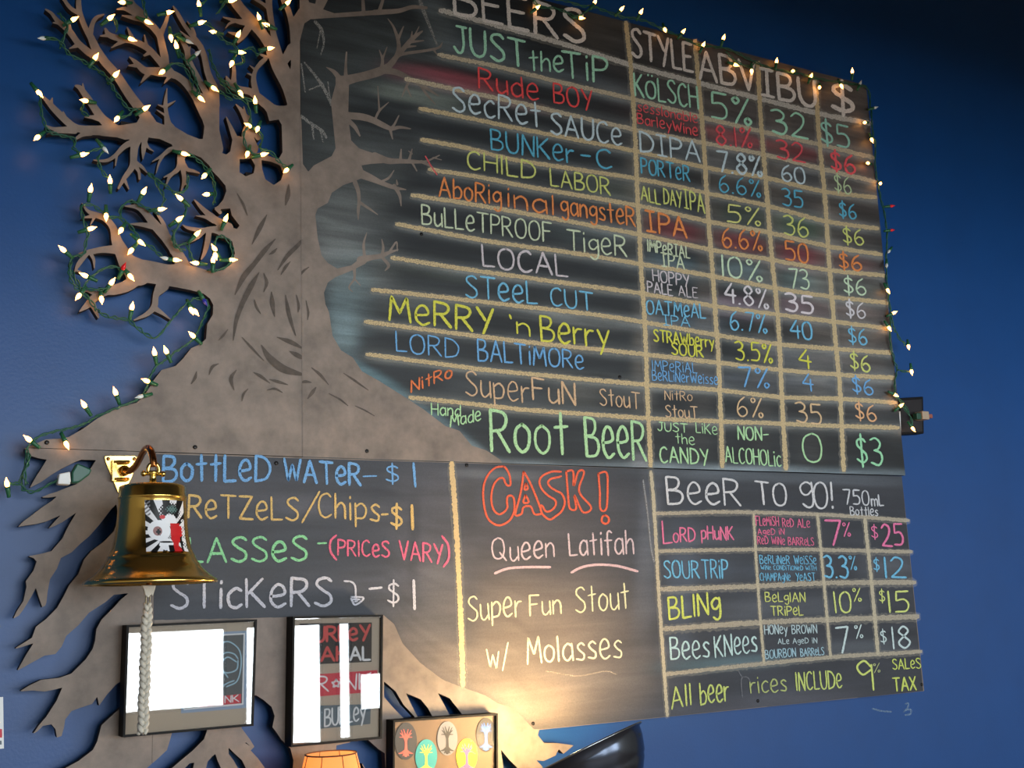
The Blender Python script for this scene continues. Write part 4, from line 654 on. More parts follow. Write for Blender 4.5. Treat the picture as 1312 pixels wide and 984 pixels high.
CASK = [[(330,120),(280,130),(235,180),(215,250),(220,340),(240,410),(280,445),(320,448),(365,420),(388,370),(388,310),(375,285),(352,290),(348,320),(350,350),(330,378),(300,388),(272,360),(260,300),(270,235),(295,195),(325,185),(340,215),(352,228),(368,222),(362,170),(345,135),(330,120)],
 [(440,150),(455,170),(490,240),(540,370),(530,388),(500,385),(480,345),(440,350),(430,385),(395,390),(420,290),(435,210),(440,150)],[(455,215),(465,245),(445,250),(455,215)],[(452,280),(470,320),(440,322),(452,280)],
 [(652,150),(600,150),(545,175),(530,210),(545,250),(580,285),(618,310),(620,340),(595,368),(565,372),(545,340),(535,345),(545,385),(585,418),(620,400),(655,370),(672,320),(655,275),(620,255),(590,235),(578,210),(595,190),(630,182),(652,175)],
 [(680,148),(718,148),(722,230),(748,150),(780,155),(752,260),(820,350),(775,378),(735,300),(725,285),(735,358),(700,355),(690,280),(680,148)],
 [(860,160),(905,155),(912,230),(905,355),(872,360),(868,260),(860,160)],[(895,392),(915,405),(918,430),(900,442),(880,430),(882,405),(895,392)]]
scribble(low, [zc(c) for c in CASK], (236,88,56), 2.6, 'red chalk outline letters reading CASK!', name='chalk_lettering')
scribble(board, [[(545,200),(552,212),(560,224)]], (214,72,78), 1.6, 'small red chalk mark on a twig tip')
scribble(low, [[(700,860),(740,866),(775,860),(790,864)]], (180,166,146), 1.4, 'rubbed chalk arc', cover=.35)

M_screw = simple('dark_screw', (30, 28, 28), rough=.4, metal=.6)
for par, x, y in [(low,354,593.5),(low,598,596),(board,794,483),(low,683,927),(low,971,898),(low,1181,877),(tree,250,573),(tree,60,567),(board,470,578),(board,540,300)]:
    MB().lathe([(.0042, 0), (.0042, .0008), (.002, .0014), (0, .0014)], W(x, y, YF - .0009).tolist(), (0, -1, 0), 12).build('screw', M_screw, par, smooth=True)
# ---------------------------------------------------------------- framed pictures
def ink(parent, s, x0, y0, x1, y1, h, mat, lw, y, name='printed_lettering', label=None, gap=1.6):
    mb = MB(); tmp = []; words(tmp, s, x0, y0, x1, y1, h, lw, gap=gap, jit=0, place=lambda a, b: (a, b))
    for sm, pts in tmp: ribbon(mb, pts, lw, y, rough=0, smooth=sm)
    o = mb.build(name, mat, parent)
    if label: o['label'] = label
    return o
def pquad(Q, y): return [(lambda w: (w[0], w[2]))(W(px, py, y)) for px, py in Q]
def picture(label, TL, TR, BR, BL, yb, yf, border=.004, group=None, glass=None, mount=None):
    """frame box between depth yb (back) and yf (front)"""
    root = empty('picture_frame', label, 'picture', group); q = pquad([TL, TR, BR, BL], yf); c = [sum(p[i] for p in q) / 4 for i in (0, 1)]
    def inset(d): return [(p[0] + (d if p[0] < c[0] else -d), p[1] + (d if p[1] < c[1] else -d)) for p in q]
    i = inset(border); mb = MB()
    for k in range(4):
        k2 = (k + 1) % 4; mb.slab([q[k], q[k2], i[k2], i[k]], yf, yb)
    mb.build('frame', M_black, root)
    MB().slab(inset(border * .9), yf + .009, yb + .0003).build('backing_board', mount or M_mount, root)
    MB().slab(inset(border * .8), yf + .002, yf + .0035).build('glass_pane', glass or M_glass, root)
    return root, yf + .0082
def plate(parent, Q, y, mat, name='printed_panel', label=None, t=.0006):
    o = MB().slab(pquad(Q, y), y, y + t).build(name, mat, parent)
    if label: o['label'] = label
    return o
Pk = lambda n, c, **k: simple(n, c, rough=.6, **k)
M_pblack, M_pred, M_pwhite, M_pslate, M_ppale, M_plblue = Pk('print_black', (34, 34, 36)), Pk('print_red', (206, 62, 78)), Pk('print_white', (232, 232, 232)), Pk('print_slate', (98, 112, 120)), Pk('print_pale_blue', (168, 200, 214)), Pk('print_blue_grey', (150, 170, 194))
M_redink = Pk('print_red_ink', (214, 84, 80)); M_dkgrey = Pk('print_dark_grey', (92, 98, 100))
YB = YF - .0012
f1, y1 = picture('black framed picture behind the bell rope, mirroring bright windows', (162.5,801), (329.5,793.5), (325,930), (157.5,945), YB, YF - .04)
plate(f1, [(235,812),(317.5,808),(315.5,907),(232,914)], y1, M_plblue, 'poster', 'pale blue poster border'); plate(f1, [(238,815),(314,811),(312,903),(235,910)], y1 - .0008, M_pwhite, 'poster_border'); plate(f1, [(240,817),(312,813),(310,901),(237,907.5)], y1 - .0016, M_dkgrey, 'poster_field', 'dark grey poster field')
plate(f1, [(255,895),(309,889),(308.5,901),(255,906)], y1 - .0024, M_pred, 'red_banner', 'red banner reading DR*NK with a star')
ink(f1, 'DR*NK', 260, 903.5, 306, 899, 9, M_pwhite, 1.5, y1 - .0034, label='white printed lettering reading DR*NK with a star')
mb = MB()
for l in ([(282,842),(290,836),(300,838),(305,844)],[(284,848),(292,842),(303,848)],[(283,856),(290,862),(303,858),(305,846)],[(278,828),(292,822),(306,832),(309,850),(304,872),(290,880)],[(276,870),(286,862),(292,868)],[(278,885),(290,876),(300,872)]): ribbon(mb, l, 1.8, y1 - .0034, rough=.1)
mb.build('line_drawing', M_ppale, f1)['label'] = 'pale blue line drawing'

f2, y2 = picture('tall black framed picture with red and white printed words, above the small lamp', (375.5,790), (491,787.5), (489.5,946.5), (373,957.5), YB, YF - .038)
plate(f2, [(384,799),(476.5,797.5),(476,848),(383,852)], y2, M_pblack, 'printed_panel', 'black printed panel'); plate(f2, [(378,866),(483.5,858.5),(482.5,886),(377,895)], y2, M_pred, 'printed_panel', 'red printed panel'); plate(f2, [(378,905),(475,902),(474.5,927.5),(377,937)], y2, M_pslate, 'printed_panel', 'slate blue printed panel')
ink(f2, 'BURLeY', 388, 823, 473, 819.5, 19, M_redink, 3.4, y2 - .001, label='red printed lettering reading BURLEY'); ink(f2, 'OAK', 392, 848, 446, 846, 18, M_redink, 3.4, y2 - .001, label='red printed lettering'); ink(f2, 'AL', 449, 846, 474, 845.5, 17, M_pwhite, 3, y2 - .001, label='white printed lettering')
ink(f2, 'DR*NK', 384, 888, 476, 882, 20, M_pwhite, 2.2, y2 - .001, label='white printed lettering reading DR*NK with a star'); ink(f2, 'BURLey', 416, 931, 468, 922, 22, M_pwhite, 2.2, y2 - .001, label='white printed lettering reading BURLEY')

f3, y3 = picture('low black framed display of round tree stickers beside the clamp lamp', (504,923), (638,914), (638.5,1040), (503,1046), YB, YF - .036, glass=M_acrylic, mount=simple('tan_mount', (128, 108, 90), rough=.8))
ICON = [[(0,18,5),(0.3,6,3.2),(0,-2,3)],[(0,0,3),(-3,-6,2),(-7,-10,1.4)],[(0,0,3),(3,-6,2),(7,-10,1.4)],[(0,-2,2.6),(-1,-9,1.8),(-3,-15,1)],[(0,-2,2.6),(1.5,-9,1.8),(3,-15,1)],[(-3,-5,1.6),(-8,-5,1)],[(3,-5,1.6),(8,-5,1)],[(-3,-7,1.4),(-6,-14,.8)],[(3,-7,1.4),(7,-14,.8)],[(0,12,4),(-5,15,2.4),(-9,16,1)],[(0,12,4),(5,15,2.4),(9,16,1)],[(-1,14,3),(-4,19,1)],[(1,14,3),(4,19,1)]]
for (cx, cy, rx, ry, disc, tree_c, lb) in [(520,949.5,14,24,(60,62,66),(214,104,92),'red tree on a black and white disc'),(546,969,14,22,(34,150,158),(206,222,90),'yellow green tree on a teal disc'),(573,946,13,22,(128,128,134),(44,44,48),'black tree on a grey disc'),(598,968,13.5,22,(246,214,40),(236,84,140),'pink tree on a yellow disc'),(622.6,941.5,12.5,22,(46,44,46),(52,104,196),'blue tree on a dark disc')]:
    c = W(cx, cy, y3); R0 = abs(W(cx, cy + ry, y3)[2] - c[2]); n = 36; R1x = abs(W(cx + rx, cy, y3)[0] - c[0])
    st = MB().slab([(c[0] + R1x * math.cos(-2 * math.pi * k / n), c[2] + R0 * math.sin(-2 * math.pi * k / n)) for k in range(n)], y3 - .0008, y3).build('round_sticker', Pk('sticker_disc', disc), f3); st['label'] = 'round sticker, ' + lb
    xs, ys, d = field(cx - 14, cy - 22, cx + 14, cy + 22, .4, [], [], [[(cx + a * rx / 22, cy + b, w) for a, b, w in S] for S in [[(a * 1.55, b, w * .95) for a, b, w in S2] for S2 in ICON]])
    L = contours(xs, ys, d); sheet('tree_print', L, y3 - .0014, 0, Pk('sticker_tree', tree_c), None, st)

# ---------------------------------------------------------------- brass bell
YBELL = -.24
bell = empty('ship_bell', 'polished brass ship bell on a wall bracket with a braided rope hanging from it', 'bell')
bc = W(193.6, 745, YBELL); ppm = depth(bc) / F_PX
def bz(py): return float(W(193.6, py, YBELL)[2])
prof = [(0,621),(36,621.5),(40,623),(42,626),(42.6,636),(43.4,637.5),(43.4,639),(42.2,640),(42.6,643),(42,644.5),(43,655),(44.5,675),(46.5,690),(49.5,703),(53,711),(54.6,712.5),(54.8,714.5),(55.4,716),(58,721),(61,724),(61.8,726),(64,729),(71,736),(78,741),(82.5,744),(83.2,746.5),(82,748.5),(79,748),(74,743),(64,733),(54,717),(47,700),(42,670),(39,640),(0,628)]
MB().lathe([(r * ppm, bz(py) - bz(745)) for r, py in prof], (bc[0], YBELL, bz(745)), n=72).build('bell_body', M_brass, bell, smooth=True)
# sticker on the waist of the bell
to_cam = math.atan2(-DIST - YBELL, -bc[0]); nu, nv = 200, 260
us = np.linspace(0, 1, nu); vs = np.linspace(0, 1, nv); Ug, Vg = np.meshgrid(us, vs)
pyv = 645 + Vg * 65; th = np.radians((-13 + Vg * 6) * (1 - Ug) + (61 - Vg * 3.5) * Ug)
pr = sorted([(py, r) for r, py in prof[5:16]]); rad = (np.interp(pyv, [p[0] for p in pr], [p[1] for p in pr]) + .9) * ppm
ang = to_cam + th
SP = np.stack([bc[0] + rad * np.cos(ang), YBELL + rad * np.sin(ang), np.interp(pyv, [600, 760], [bz(600), bz(760)])], -1)
ax_, ay_ = Ug * 50, Vg * 66
col = np.ones(Ug.shape + (3,)) * lin((226, 226, 230)); BK, RD, WH = lin((18, 18, 20)), lin((196, 36, 40)), lin((232, 234, 238))
a = np.arctan2(ay_ - 44, ax_ - 24); rr = np.hypot(ax_ - 24, ay_ - 44); col[(np.sin(a * 15) > 0)] = BK
bl = lambda cx, cy, rx, ry, nz=.0: (((ax_ - cx) / rx) ** 2 + ((ay_ - cy) / ry) ** 2 + nz * (np.sin(ax_ * 1.7) * np.cos(ay_ * 1.3))) < 1
col[bl(29, 15, 13, 11, .5)] = BK; col[bl(31, 12, 6, 4, 1.2)] = lin((90, 120, 116)); col[bl(28, 26, 8, 8, .3)] = WH
col[(ax_ > 28) & (ax_ < 40 + 3 * np.sin(ay_ * .3)) & (ay_ > 30)] = RD; col[(ax_ > 40) & (ax_ < 43) & (ay_ > 34)] = BK; col[bl(38, 40, 9, 8, .2)] = RD
col[bl(15, 39, 13, 13)] = WH; col[bl(13, 40, 5, 6)] = lin((150, 110, 108)); col[bl(14, 41, 2.6, 4, 1)] = BK; col[bl(22, 57, 8, 8, .1)] = WH; col[(bl(22, 54, 8, 1.2))] = BK; col[bl(19, 22, 3.2, 2.6)] = RD
col[(ax_ > 44) & (ay_ > 24) & (np.sin(ay_ * 1.5) * np.cos(ax_ * 1.4) > -.2)] = WH; col[(ax_ < 6) & (ay_ < 20) & (np.sin(ay_ * 1.2 + ax_) > .1)] = lin((120, 120, 126))
col[(ax_ > 24) & (ax_ < 30) & (ay_ > 58)] = BK
s = grid_surface('bell_sticker', SP, col, M_print, bell, True); s['label'] = 'black, white and red sticker with sunburst rays and a white disc'
# bracket plate
YP = YF - .0005
pl = [(133.5,585),(137,583.5),(173,583.5),(177,587),(176.5,591),(169,612),(160,630),(156,633),(151,631),(144,614),(135,592)]
MB().slab(pquad(pl[::-1], YP - .004), YP - .004, YP).build('bracket_plate', M_brass, bell, bevel=.001)
for q in [(138.5,588),(172,588),(155,625)]: MB().lathe([(.0035, 0), (.0035, .0015), (.002, .0025), (0, .0026)], W(q[0], q[1], YP - .004).tolist(), (0, -1, 0), 14).build('screw', M_brass_dark, bell, smooth=True)
m = MB()
for a_, b_ in (((146, 592), (165, 592)), ((147, 614), (164, 614))): m.tube([V(*a_, YP - .004), V(*a_, YP - .014), V(*b_, YP - .014), V(*b_, YP - .004)], .0035, 8)
m.box(tuple(W(144, 616, YP - .016)), tuple(W(148, 590, YP - .004) + [0, 0, 0])).build('bracket_rib', M_brass, bell)
arm = [(158, 603, YP - .004), (160, 603, -.06), (166, 603.5, -.085), (173, 598, -.11), (179, 588, -.145), (184, 578.5, -.18), (189, 574, -.205), (193, 577, -.225), (196, 587, -.238), (197, 598, YBELL)]
ap = catmull([V(*p) for p in arm], 5); MB().tube(ap, .0062, 12).build('hanging_arm', M_brass_dark, bell, smooth=True)
MB().sphere(V(159.5, 603, -.055), .0105, 14).build('arm_knob', M_brass, bell, smooth=True)
cx_ = V(197, 601, YBELL); ring = [cx_ + Vector((.0095 * math.cos(t), .002, .0105 * math.sin(t))) for t in np.linspace(0, 2 * math.pi, 20)]
MB().tube(ring, .0038, 10, False).build('shackle', M_brass, bell, smooth=True)
pin = V(196.5, 607, YBELL); m = MB().tube([pin + Vector((-.017, 0, 0)), pin + Vector((.017, 0, 0))], .0032, 10); m.sphere(pin + Vector((-.017, 0, 0)), .0055, 10); m.sphere(pin + Vector((.017, 0, 0)), .0055, 10); m.build('pin', M_brass, bell, smooth=True)
tp = Vector((bc[0], YBELL, bz(622))); MB().lathe([(.012, -.002), (.011, .003), (.0065, .006), (.006, .018), (.009, .022), (.008, .026), (0, .027)], tp, n=20).build('crown_stem', M_brass, bell, smooth=True)
# clapper stub, ring and rope
cl = Vector((bc[0], YBELL, bz(700))); t0 = V(191, 757, YBELL)
MB().tube([Vector((bc[0], YBELL, bz(640))), cl, t0 + Vector((0, 0, .01))], .005, 8).build('clapper', M_brass_dark, bell)
g = [(182,750),(200,750),(198.5,756),(196,764),(194,761.5),(190,766),(186,762),(185,757)]
MB().slab(pquad(g[::-1], YBELL - .004), YBELL - .004, YBELL + .004).build('rope_tab', M_rope, bell, bevel=.0015)
rg = [V(189.5, 768, YBELL) + Vector((.0035 * math.cos(t), 0, .011 * math.sin(t))) for t in np.linspace(0, 2 * math.pi, 16)]; MB().tube(rg, .0014, 6, False).build('rope_ring', M_steel, bell, smooth=True)
ra, rb = V(189, 773, YBELL), V(182.6, 940, YBELL); dirr = (rb - ra); LR_ = dirr.length; dirr.normalize(); side = Vector((1, 0, 0))
m = MB(); turns = LR_ / .036
for k in range(3):
    ph = 2 * math.pi * k / 3; pts = []; rs = []
    for i in range(150):
        t = i / 149; A = 2 * math.pi * turns * t + ph; wob = .0008 * math.sin(t * 23); wdt = .0058 * (0.65 + .35 * min(t * 8, 1))
        pts.append(ra + dirr * (LR_ * t) + side * (wdt * math.sin(A) + wob) + Vector((0, .0046 * math.sin(2 * A), 0))); rs.append(.0042 * (0.72 + .28 * min(t * 8, 1)) * (1 if t < .985 else .75))
    m.tube(pts, rs, 8)
m.build('braided_rope', M_rope, bell, smooth=True)['kind'] = 'thing'

# ---------------------------------------------------------------- small shaded wall lamp under the tall picture
YS = -.17
lamp = empty('wall_lamp', 'small amber fabric wall lamp, lit, below the tall picture', 'lamp'); sc_ = W(424, 965.5, YS); k_ = depth(sc_) / F_PX; zt_ = float(sc_[2])
m, N, K, b = newmat('amber_lamp_fabric'); b.inputs['Base Color'].default_value = L4((226, 168, 118)); b.inputs['Roughness'].default_value = .9
tr = N.new('ShaderNodeBsdfTranslucent'); tr.inputs[0].default_value = L4((236, 160, 104)); mx = N.new('ShaderNodeMixShader'); mx.inputs[0].default_value = .55
K.new(b.outputs[0], mx.inputs[1]); K.new(tr.outputs[0], mx.inputs[2]); K.new(mx.outputs[0], N['Material Output'].inputs['Surface']); M_fab = m
R1, R2, HH = 32.5 * k_, 52 * k_, .115
MB().lathe([(R2, -HH), (R1, 0)], sc_.tolist(), n=48).build('lamp_shade', M_fab, lamp, smooth=True)
M_seam = simple('shade_wire', (96, 58, 34), rough=.8)
for z0, r0 in ((0, R1), (-HH, R2)):
    MB().tube([Vector((sc_[0] + r0 * math.cos(t), YS + r0 * math.sin(t), zt_ + z0)) for t in np.linspace(0, 2 * math.pi, 40)], .0014, 6, False).build('shade_rim', M_seam, lamp, smooth=True)
tc_ = math.atan2(-DIST - YS, -sc_[0])
for j in range(8):
    t = tc_ - .34 + j * math.pi / 4; MB().tube([(sc_[0] + R1 * math.cos(t) * 1.005, YS + R1 * math.sin(t) * 1.005, zt_), (sc_[0] + R2 * math.cos(t) * 1.005, YS + R2 * math.sin(t) * 1.005, zt_ - HH)], .0009, 5).build('shade_rib', M_seam, lamp)
M_lampglow = simple('warm_lamp_bulb', (255, 214, 150), emit=(255, 205, 130), estr=6)
MB().sphere((sc_[0], YS, zt_ - .06), .02, 16).build('bulb', M_lampglow, lamp, smooth=True)
MB().tube([(sc_[0], YS, zt_ - .08), (sc_[0], YS, zt_ - .17), (sc_[0], -.04, zt_ - .19), (sc_[0], YF - .001, zt_ - .19)], .006, 8).build('lamp_arm', M_steel, lamp, smooth=True)
MB().box((sc_[0] - .03, YF - .012, zt_ - .24), (sc_[0] + .03, YF - .0006, zt_ - .14)).build('wall_plate', M_steel, lamp)
ld = bpy.data.lights.new('lamp_light', 'POINT'); ld.energy = SHADE_LAMP_W; ld.color = (1, .66, .34); ld.shadow_soft_size = .022
lo = bpy.data.objects.new('lamp_light', ld); lo.location = (sc_[0], YS, zt_ - .03); C.objects.link(lo); lo.parent = lamp

# ---------------------------------------------------------------- clamp lamp with black bowl
YC = -.27
cl_ = empty('clamp_lamp', 'black metal clamp lamp bowl lighting the lower edge of the board', 'lamp'); rc = W(741, 966, YC); kc = depth(rc) / F_PX
n_ = Vector((ROT @ np.array([-.43, .85, -.32])).tolist()).normalized(); R = 88 * kc
pf = [(R * 1.02, .001), (R * 1.02, -.002), (R * .985, -.004), (R * .97, -.02), (R * .9, -.05), (R * .87, -.054), (R * .86, -.06), (R * .72, -.09), (R * .5, -.112), (R * .34, -.122), (R * .30, -.125), (R * .30, -.17), (R * .2, -.175), (0, -.175)]
MB().lathe(pf, rc.tolist(), n_, 64).build('bowl', M_black_gloss, cl_, smooth=True)
pfi = [(r * .985, min(h + .0025, -.0005) if h < 0 else 0) for r, h in pf[1:10]] + [(0, -.115)]
MB().lathe(pfi[::-1], rc.tolist(), n_, 64).build('bowl_lining', M_white_in, cl_, smooth=True)
rim = []; u_ = n_.orthogonal().normalized(); w_ = n_.cross(u_)
MB().tube([Vector(rc.tolist()) + (u_ * math.cos(t) + w_ * math.sin(t)) * R * 1.02 for t in np.linspace(0, 2 * math.pi, 60)], .0022, 8, False).build('bowl_rim', simple('steel_rim', (150, 154, 160), rough=.25, metal=1), cl_, smooth=True)
bp_ = Vector(rc.tolist()) - n_ * .05; M_cb = simple('clamp_lamp_bulb', (255, 220, 160), emit=(255, 206, 140), estr=8)
bmb = MB(); bmb.sphere(bp_, .03, 20); bmb.build('bulb', M_cb, cl_, smooth=True)
ld = bpy.data.lights.new('clamp_light', 'POINT'); ld.energy = CLAMP_LAMP_W; ld.color = (1, .72, .38); ld.shadow_soft_size = .04
lo = bpy.data.objects.new('clamp_light', ld); lo.location = bp_ + n_ * .04; C.objects.link(lo); lo.parent = cl_
e = Vector(rc.tolist()) - n_ * .17; MB().tube([e, e + Vector((0, .02, -.06)), Vector((e.x - .02, -.05, e.z - .14)), Vector((e.x - .02, -.0005, e.z - .16))], .008, 10).build('lamp_stem', M_black, cl_, smooth=True)
MB().box((e.x - .05, -.014, e.z - .2), (e.x + .01, -.0004, e.z - .12)).build('wall_plate', M_black, cl_)

# ---------------------------------------------------------------- string lights
SB, BB = MB(), MB()
SB.lathe([(0, -.019), (.0034, -.019), (.0036, -.012), (.0044, -.006), (.0046, .001), (0, .001)], (0, 0, 0), n=10)
BB.lathe([(.0030, 0), (.0042, .004), (.0044, .007), (.0034, .011), (.0016, .0145), (.0003, .0185)], (0, 0, 0), n=10)
me_s = bpy.data.meshes.new('light_socket'); me_s.from_pydata(SB.v, [], SB.f); me_s.materials.append(M_socket); me_s.polygons.foreach_set('use_smooth', [True] * len(me_s.polygons))
bulb_me = {}
for nm, mt in (('lit', M_bulb), ('clear', M_clear), ('red', M_red_bulb), ('blue', M_blue_bulb)):
    q = bpy.data.meshes.new('bulb'); q.from_pydata(BB.v, [], BB.f); q.materials.append(mt); q.polygons.foreach_set('use_smooth', [True] * len(q.polygons)); bulb_me[nm] = q
YL = YF - .013
def cord(root, pts, y=YL):
    P = np.array(catmull([np.array(p, float) for p in pts], 7)); P[:, 0] += rng.normal(0, .5, len(P)); P[:, 1] += rng.normal(0, .5, len(P))
    seg = np.hypot(*np.diff(P, axis=0).T); L = np.concatenate([[0], np.cumsum(seg)]); n = max(int(L[-1] / 2.2), 4); s = np.linspace(0, L[-1], n); X = np.interp(s, L, P[:, 0]); Y = np.interp(s, L, P[:, 1])
    base = W(X, Y, y); base[:, 1] += .004 * np.sin(s / 19 + len(pts)); mb = MB()
    for ph in (0, math.pi):
        off = np.stack([.0021 * np.cos(s / 4.2 + ph), .0016 * np.sin(s / 4.2 + ph), .0021 * np.cos(s / 4.2 + ph + .8)], -1); mb.tube([tuple(v) for v in base + off], .0015, 6)
    o = mb.build('cord', M_green, root, smooth=True); return P
def bulb(root, x, y, paths, kind='lit'):
    P = np.vstack(paths); d = np.hypot(P[:, 0] - x, P[:, 1] - y); i = int(d.argmin())
    if d[i] > 4: dx, dy = x - P[i, 0], y - P[i, 1]
    else: a = random.uniform(0, 6.28); dx, dy = math.cos(a), math.sin(a)
    q = W(x, y, YL - .004); q2 = W(x + dx / math.hypot(dx, dy), y + dy / math.hypot(dx, dy), YL - .004); v = Vector((q2 - q).tolist()).normalized(); v = (v + Vector((0, random.uniform(-.5, -.05), 0))).normalized()
    rot = v.to_track_quat('Z', 'Y').to_matrix().to_4x4(); o = bpy.data.objects.new('light_socket', me_s); C.objects.link(o); o.parent = root
    o.matrix_world = Matrix.Translation(Vector(q.tolist()) - v * .006) @ rot
    b_ = bpy.data.objects.new('bulb', bulb_me[kind]); C.objects.link(b_); b_.parent = o
    if kind != 'lit': b_['label'] = {'clear': 'unlit clear bulb', 'red': 'unlit red bulb', 'blue': 'unlit blue bulb'}[kind]
tl = empty('string_lights', 'green wired string of glowing mini bulbs tangled in the tree branches', 'string lights')
TC = [[(12,620),(27,621),(31,627),(45,630),(60,622),(75,615)],
 [(31,627),(27,615),(33,595),(34,582),(37,571),(50,560),(70,553),(90,549),(112,541),(125,533),(152,522),(170,515),(185,503),(192,485),(200,470),(212,461),(230,448),(246,436),(256,420),(263,405),(268,393),(262,384),(250,382),(240,388),(232,395),(218,412),(200,432),(180,422),(163,410),(150,408),(135,405),(125,398)],
 [(34,622),(31,606),(36,594),(37,580)],[(125,398),(112,380),(105,372),(118,355),(130,346),(142,342),(156,344),(165,350)],[(108,370),(122,372),(136,370)],
 [(105,372),(95,355),(90,340),(95,328),(108,325),(110,310),(112,300),(106,280),(104,264),(118,262),(130,270),(140,277),(155,280),(170,295),(180,311),(195,318),(207,328),(212,331)],
 [(155,280),(155,268),(162,259),(172,258),(190,268),(205,275)],[(205,268),(210,255),(203,240),(195,225),(190,222),(205,232),(222,245),(235,246),(240,236),(240,225)],
 [(236,196),(250,202),(264,214),(272,226),(275,244),(274,262)],[(232,254),(238,262),(236,275),(228,290),(222,300),(226,315),(240,312),(245,328),(251,336)],[(268,345),(284,345),(296,336),(297,322),(291,308),(281,303),(276,308),(275,320)],
 [(222,295),(221,310),(227,318),(236,322)],[(50,120),(52,140),(56,158),(62,168),(75,172),(95,177),(95,190),(106,198),(120,193),(134,190)],[(134,191),(125,205),(132,222),(141,230)],
 [(58,49),(75,53),(88,68),(105,76),(120,86),(135,98),(142,110),(150,122),(160,135),(168,140),(185,139)],[(109,130),(104,142),(112,150)],[(150,152),(165,148),(172,140)],[(75,18),(85,35),(80,50),(78,60)],
 [(141,23),(148,28),(150,42)],[(189,28),(185,12),(181,-4)],[(219,48),(232,42),(226,58),(235,75),(245,90),(252,110),(257,126)],[(212,88),(222,82),(234,84),(244,98),(248,112)],[(257,29),(268,32),(276,44),(290,54),(300,58),(308,66),(322,60),(330,70),(335,66),(345,62)],
 [(268,62),(272,80),(278,95),(285,110),(300,125),(313,128),(320,142),(323,160),(331,166),(336,177),(333,190),(345,195),(355,205),(367,216)],[(278,18),(285,8),(290,-5)],[(282,100),(294,112),(308,122),(327,130)],[(308,67),(312,80),(300,84)],[(255,8),(262,3),(266,-6)],
 [(319,161),(312,172),(317,190),(330,198),(337,198)],[(332,24),(340,30),(345,38)],[(274,112),(284,120),(296,130)],[(90,338),(88,350),(94,366),(106,374)]]
TP = [cord(tl, c, YL + random.uniform(-.004, .002)) for c in TC]
TBL = [(157,3),(141,23),(94,25),(189,28),(122,74),(148,96),(168,50),(216,16),(255,6),(257,29),(219,48),(226,59),(274,41),(208,92),(305,45),(308,67),(297,81),(274,113),(257,126),(308,119),(50,119),(109,129),(150,152),(186,139),(48,176),(106,198),(141,232),(116,243),(184,246),(236,197),(262,225),(317,197),(319,161),(296,1),(332,23),(342,32),(368,4),(345,62),(327,130),(330,165),(337,198),(367,218),(265,249),(206,268),(231,254),(136,277),(116,293),(155,295),(81,320),(180,310),(168,321),(229,281),(252,300),(289,281),(275,319),(276,327),(273,334),(297,333),(225,333),(251,337),(109,353),(143,362),(167,354),(101,379),(130,383),(169,394),(245,397),(250,399),(247,430),(198,452),(213,450),(188,488),(148,503),(108,519),(37,563),(85,569),(9,620)]
for x, y in TBL: bulb(tl, x, y, TP)
for x, y, k in [(55,49,'clear'),(134,191,'clear'),(252,69,'clear'),(212,331,'clear'),(158,343,'red'),(262,386,'blue'),(180,508,'clear'),(241,53,'clear')]: bulb(tl, x, y, TP, k)
MB().slab(pquad([(76,607),(90,604),(91,616),(90,621),(74,620)][::-1], YL - .016), YL - .016, YL + .006).build('fuse_cap', M_white_pl, tl, bevel=.002)
MB().slab(pquad([(92,605),(99,593),(118,601),(115,608),(102,618),(92,619)][::-1], YL - .014), YL - .014, YL + .008).build('plug', simple('green_plug', (24, 84, 66), rough=.4), tl, bevel=.003)
bl_ = empty('string_lights', 'green wired string of mini bulbs along the top and right edge of the menu board', 'string lights')
BC = [[(690,-6),(720,1),(745,8),(762,8),(796,20),(822,26),(852,40),(876,48),(901,58),(930,62),(962,78),(995,88),(1020,93),(1040,99),(1060,104),(1090,107),(1113,113),(1116,136),(1116,160),(1119,180),(1122,210),(1127,240),(1131,264),(1135,295),(1136,330),(1138,368),(1140,400),(1139,425),(1143,450),(1150,472),(1147,490),(1147,506),(1156,518),(1163,528)],
 [(1140,402),(1144,420),(1152,434),(1161,442)],[(1150,474),(1158,476),(1164,476)],[(1156,520),(1164,532),(1168,545)],[(929,66),(940,78),(960,86),(968,80)],[(680,-4),(690,8),(720,12),(742,20),(760,6)]]
BP = [cord(bl_, c, YL + .004) for c in BC]
for x, y in [(688,10),(744,23),(762,3),(796,12),(821,16),(852,38),(875,41),(901,58),(927,49),(942,83),(963,91),(995,79),(1016,91),(1039,98),(1050,112),(1092,92),(1078,110),(1108,157),(1117,179),(1112,209),(1128,235),(1137.5,372),(1145,401),(1139,420),(1164,444),(1168,476),(1147,506),(1154,520),(1169.5,549)]: bulb(bl_, x, y, BP)
for x, y, k in [(1102,107,'clear'),(1121,138,'clear'),(1142,264,'red'),(1142,295,'red'),(1139,322,'clear'),(1136,340,'clear')]: bulb(bl_, x, y, BP, k)

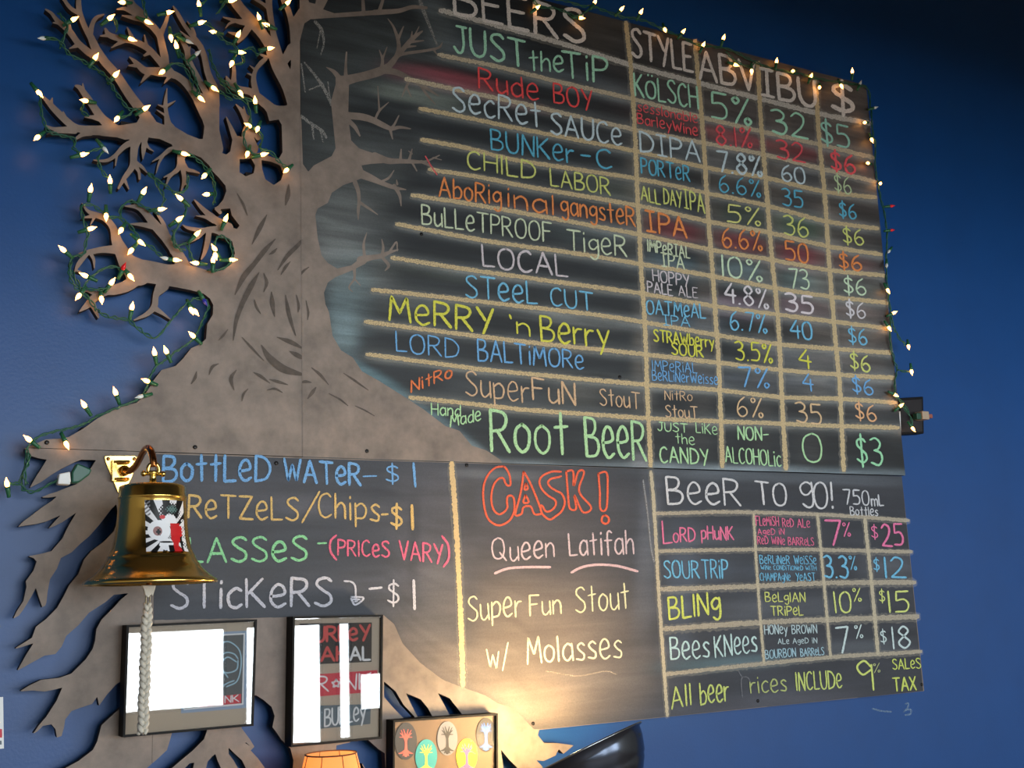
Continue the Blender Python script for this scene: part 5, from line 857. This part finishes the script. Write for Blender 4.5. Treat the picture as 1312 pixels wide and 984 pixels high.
# ---------------------------------------------------------------- outlet box, card, wall scuff
ob = empty('outlet_box', 'black outlet box on the blue wall beside the right board edge', 'outlet'); q = [(1152,510),(1183,508),(1184,555.5),(1153,557)]
MB().slab(pquad(q[::-1], -.03), -.03, -.0004).build('box_body', M_black, ob, bevel=.002)
MB().slab(pquad([(1154,513),(1181,511),(1182,553),(1155,554)][::-1], -.034), -.034, -.0302).build('cover_plate', simple('charcoal_plate', (34, 32, 36), rough=.35), ob, bevel=.001)
MB().slab(pquad([(1152.4,527),(1153.6,527),(1154.4,554),(1153.2,554.4)][::-1], -.0345), -.0345, -.030).build('worn_edge', M_white_pl, ob)
a_, b_ = W(1176, 534, -.034), W(1176, 534, -.062); MB().box((a_[0] - .014, -.064, a_[2] - .012), (a_[0] + .014, -.0345, a_[2] + .012)).build('plug_adapter', simple('tan_adapter', (170, 150, 128), rough=.5), ob, bevel=.002)
MB().box((a_[0] + .0145, -.058, a_[2] - .006), (a_[0] + .036, -.044, a_[2] + .006)).build('plug', simple('brick_red_plug', (150, 84, 70), rough=.5), ob, bevel=.002)
MB().box((a_[0] - .034, -.06, a_[2] - .012), (a_[0] - .0145, -.044, a_[2] + .006)).build('cord_plug', simple('green_plug_b', (30, 74, 58), rough=.5), ob, bevel=.002)
cd = empty('wall_card', 'white printed card at the left edge of the wall', 'card'); MB().slab(pquad([(-60,897),(4,893),(5,959),(-58,964)][::-1], -.004), -.004, -.0006).build('card_sheet', M_white_pl, cd)
plate(cd, [(-40,936),(2.6,934),(2.8,945),(-40,947)], -.0052, M_pred, 'printed_bar', 'red printed bar'); plate(cd, [(-40,950),(2,949),(2.2,954),(-40,955)], -.0052, M_pslate, 'printed_bar', 'grey printed bar')
mb = MB()
for l in ([(1160,902),(1164,901),(1162,908),(1158,912)],[(1160,910),(1167,909),(1166,915),(1160,916)],[(1118,908),(1130,911),(1142,912)]): ribbon(mb, l, 2.2, -.0006, rough=.6)
o = mb.build('chalk_smudge', chalk_mat((120, 150, 180), .3), bpy.data.objects['wall_front']); o['label'] = 'faint pale chalk smudge'; o['kind'] = 'stuff'
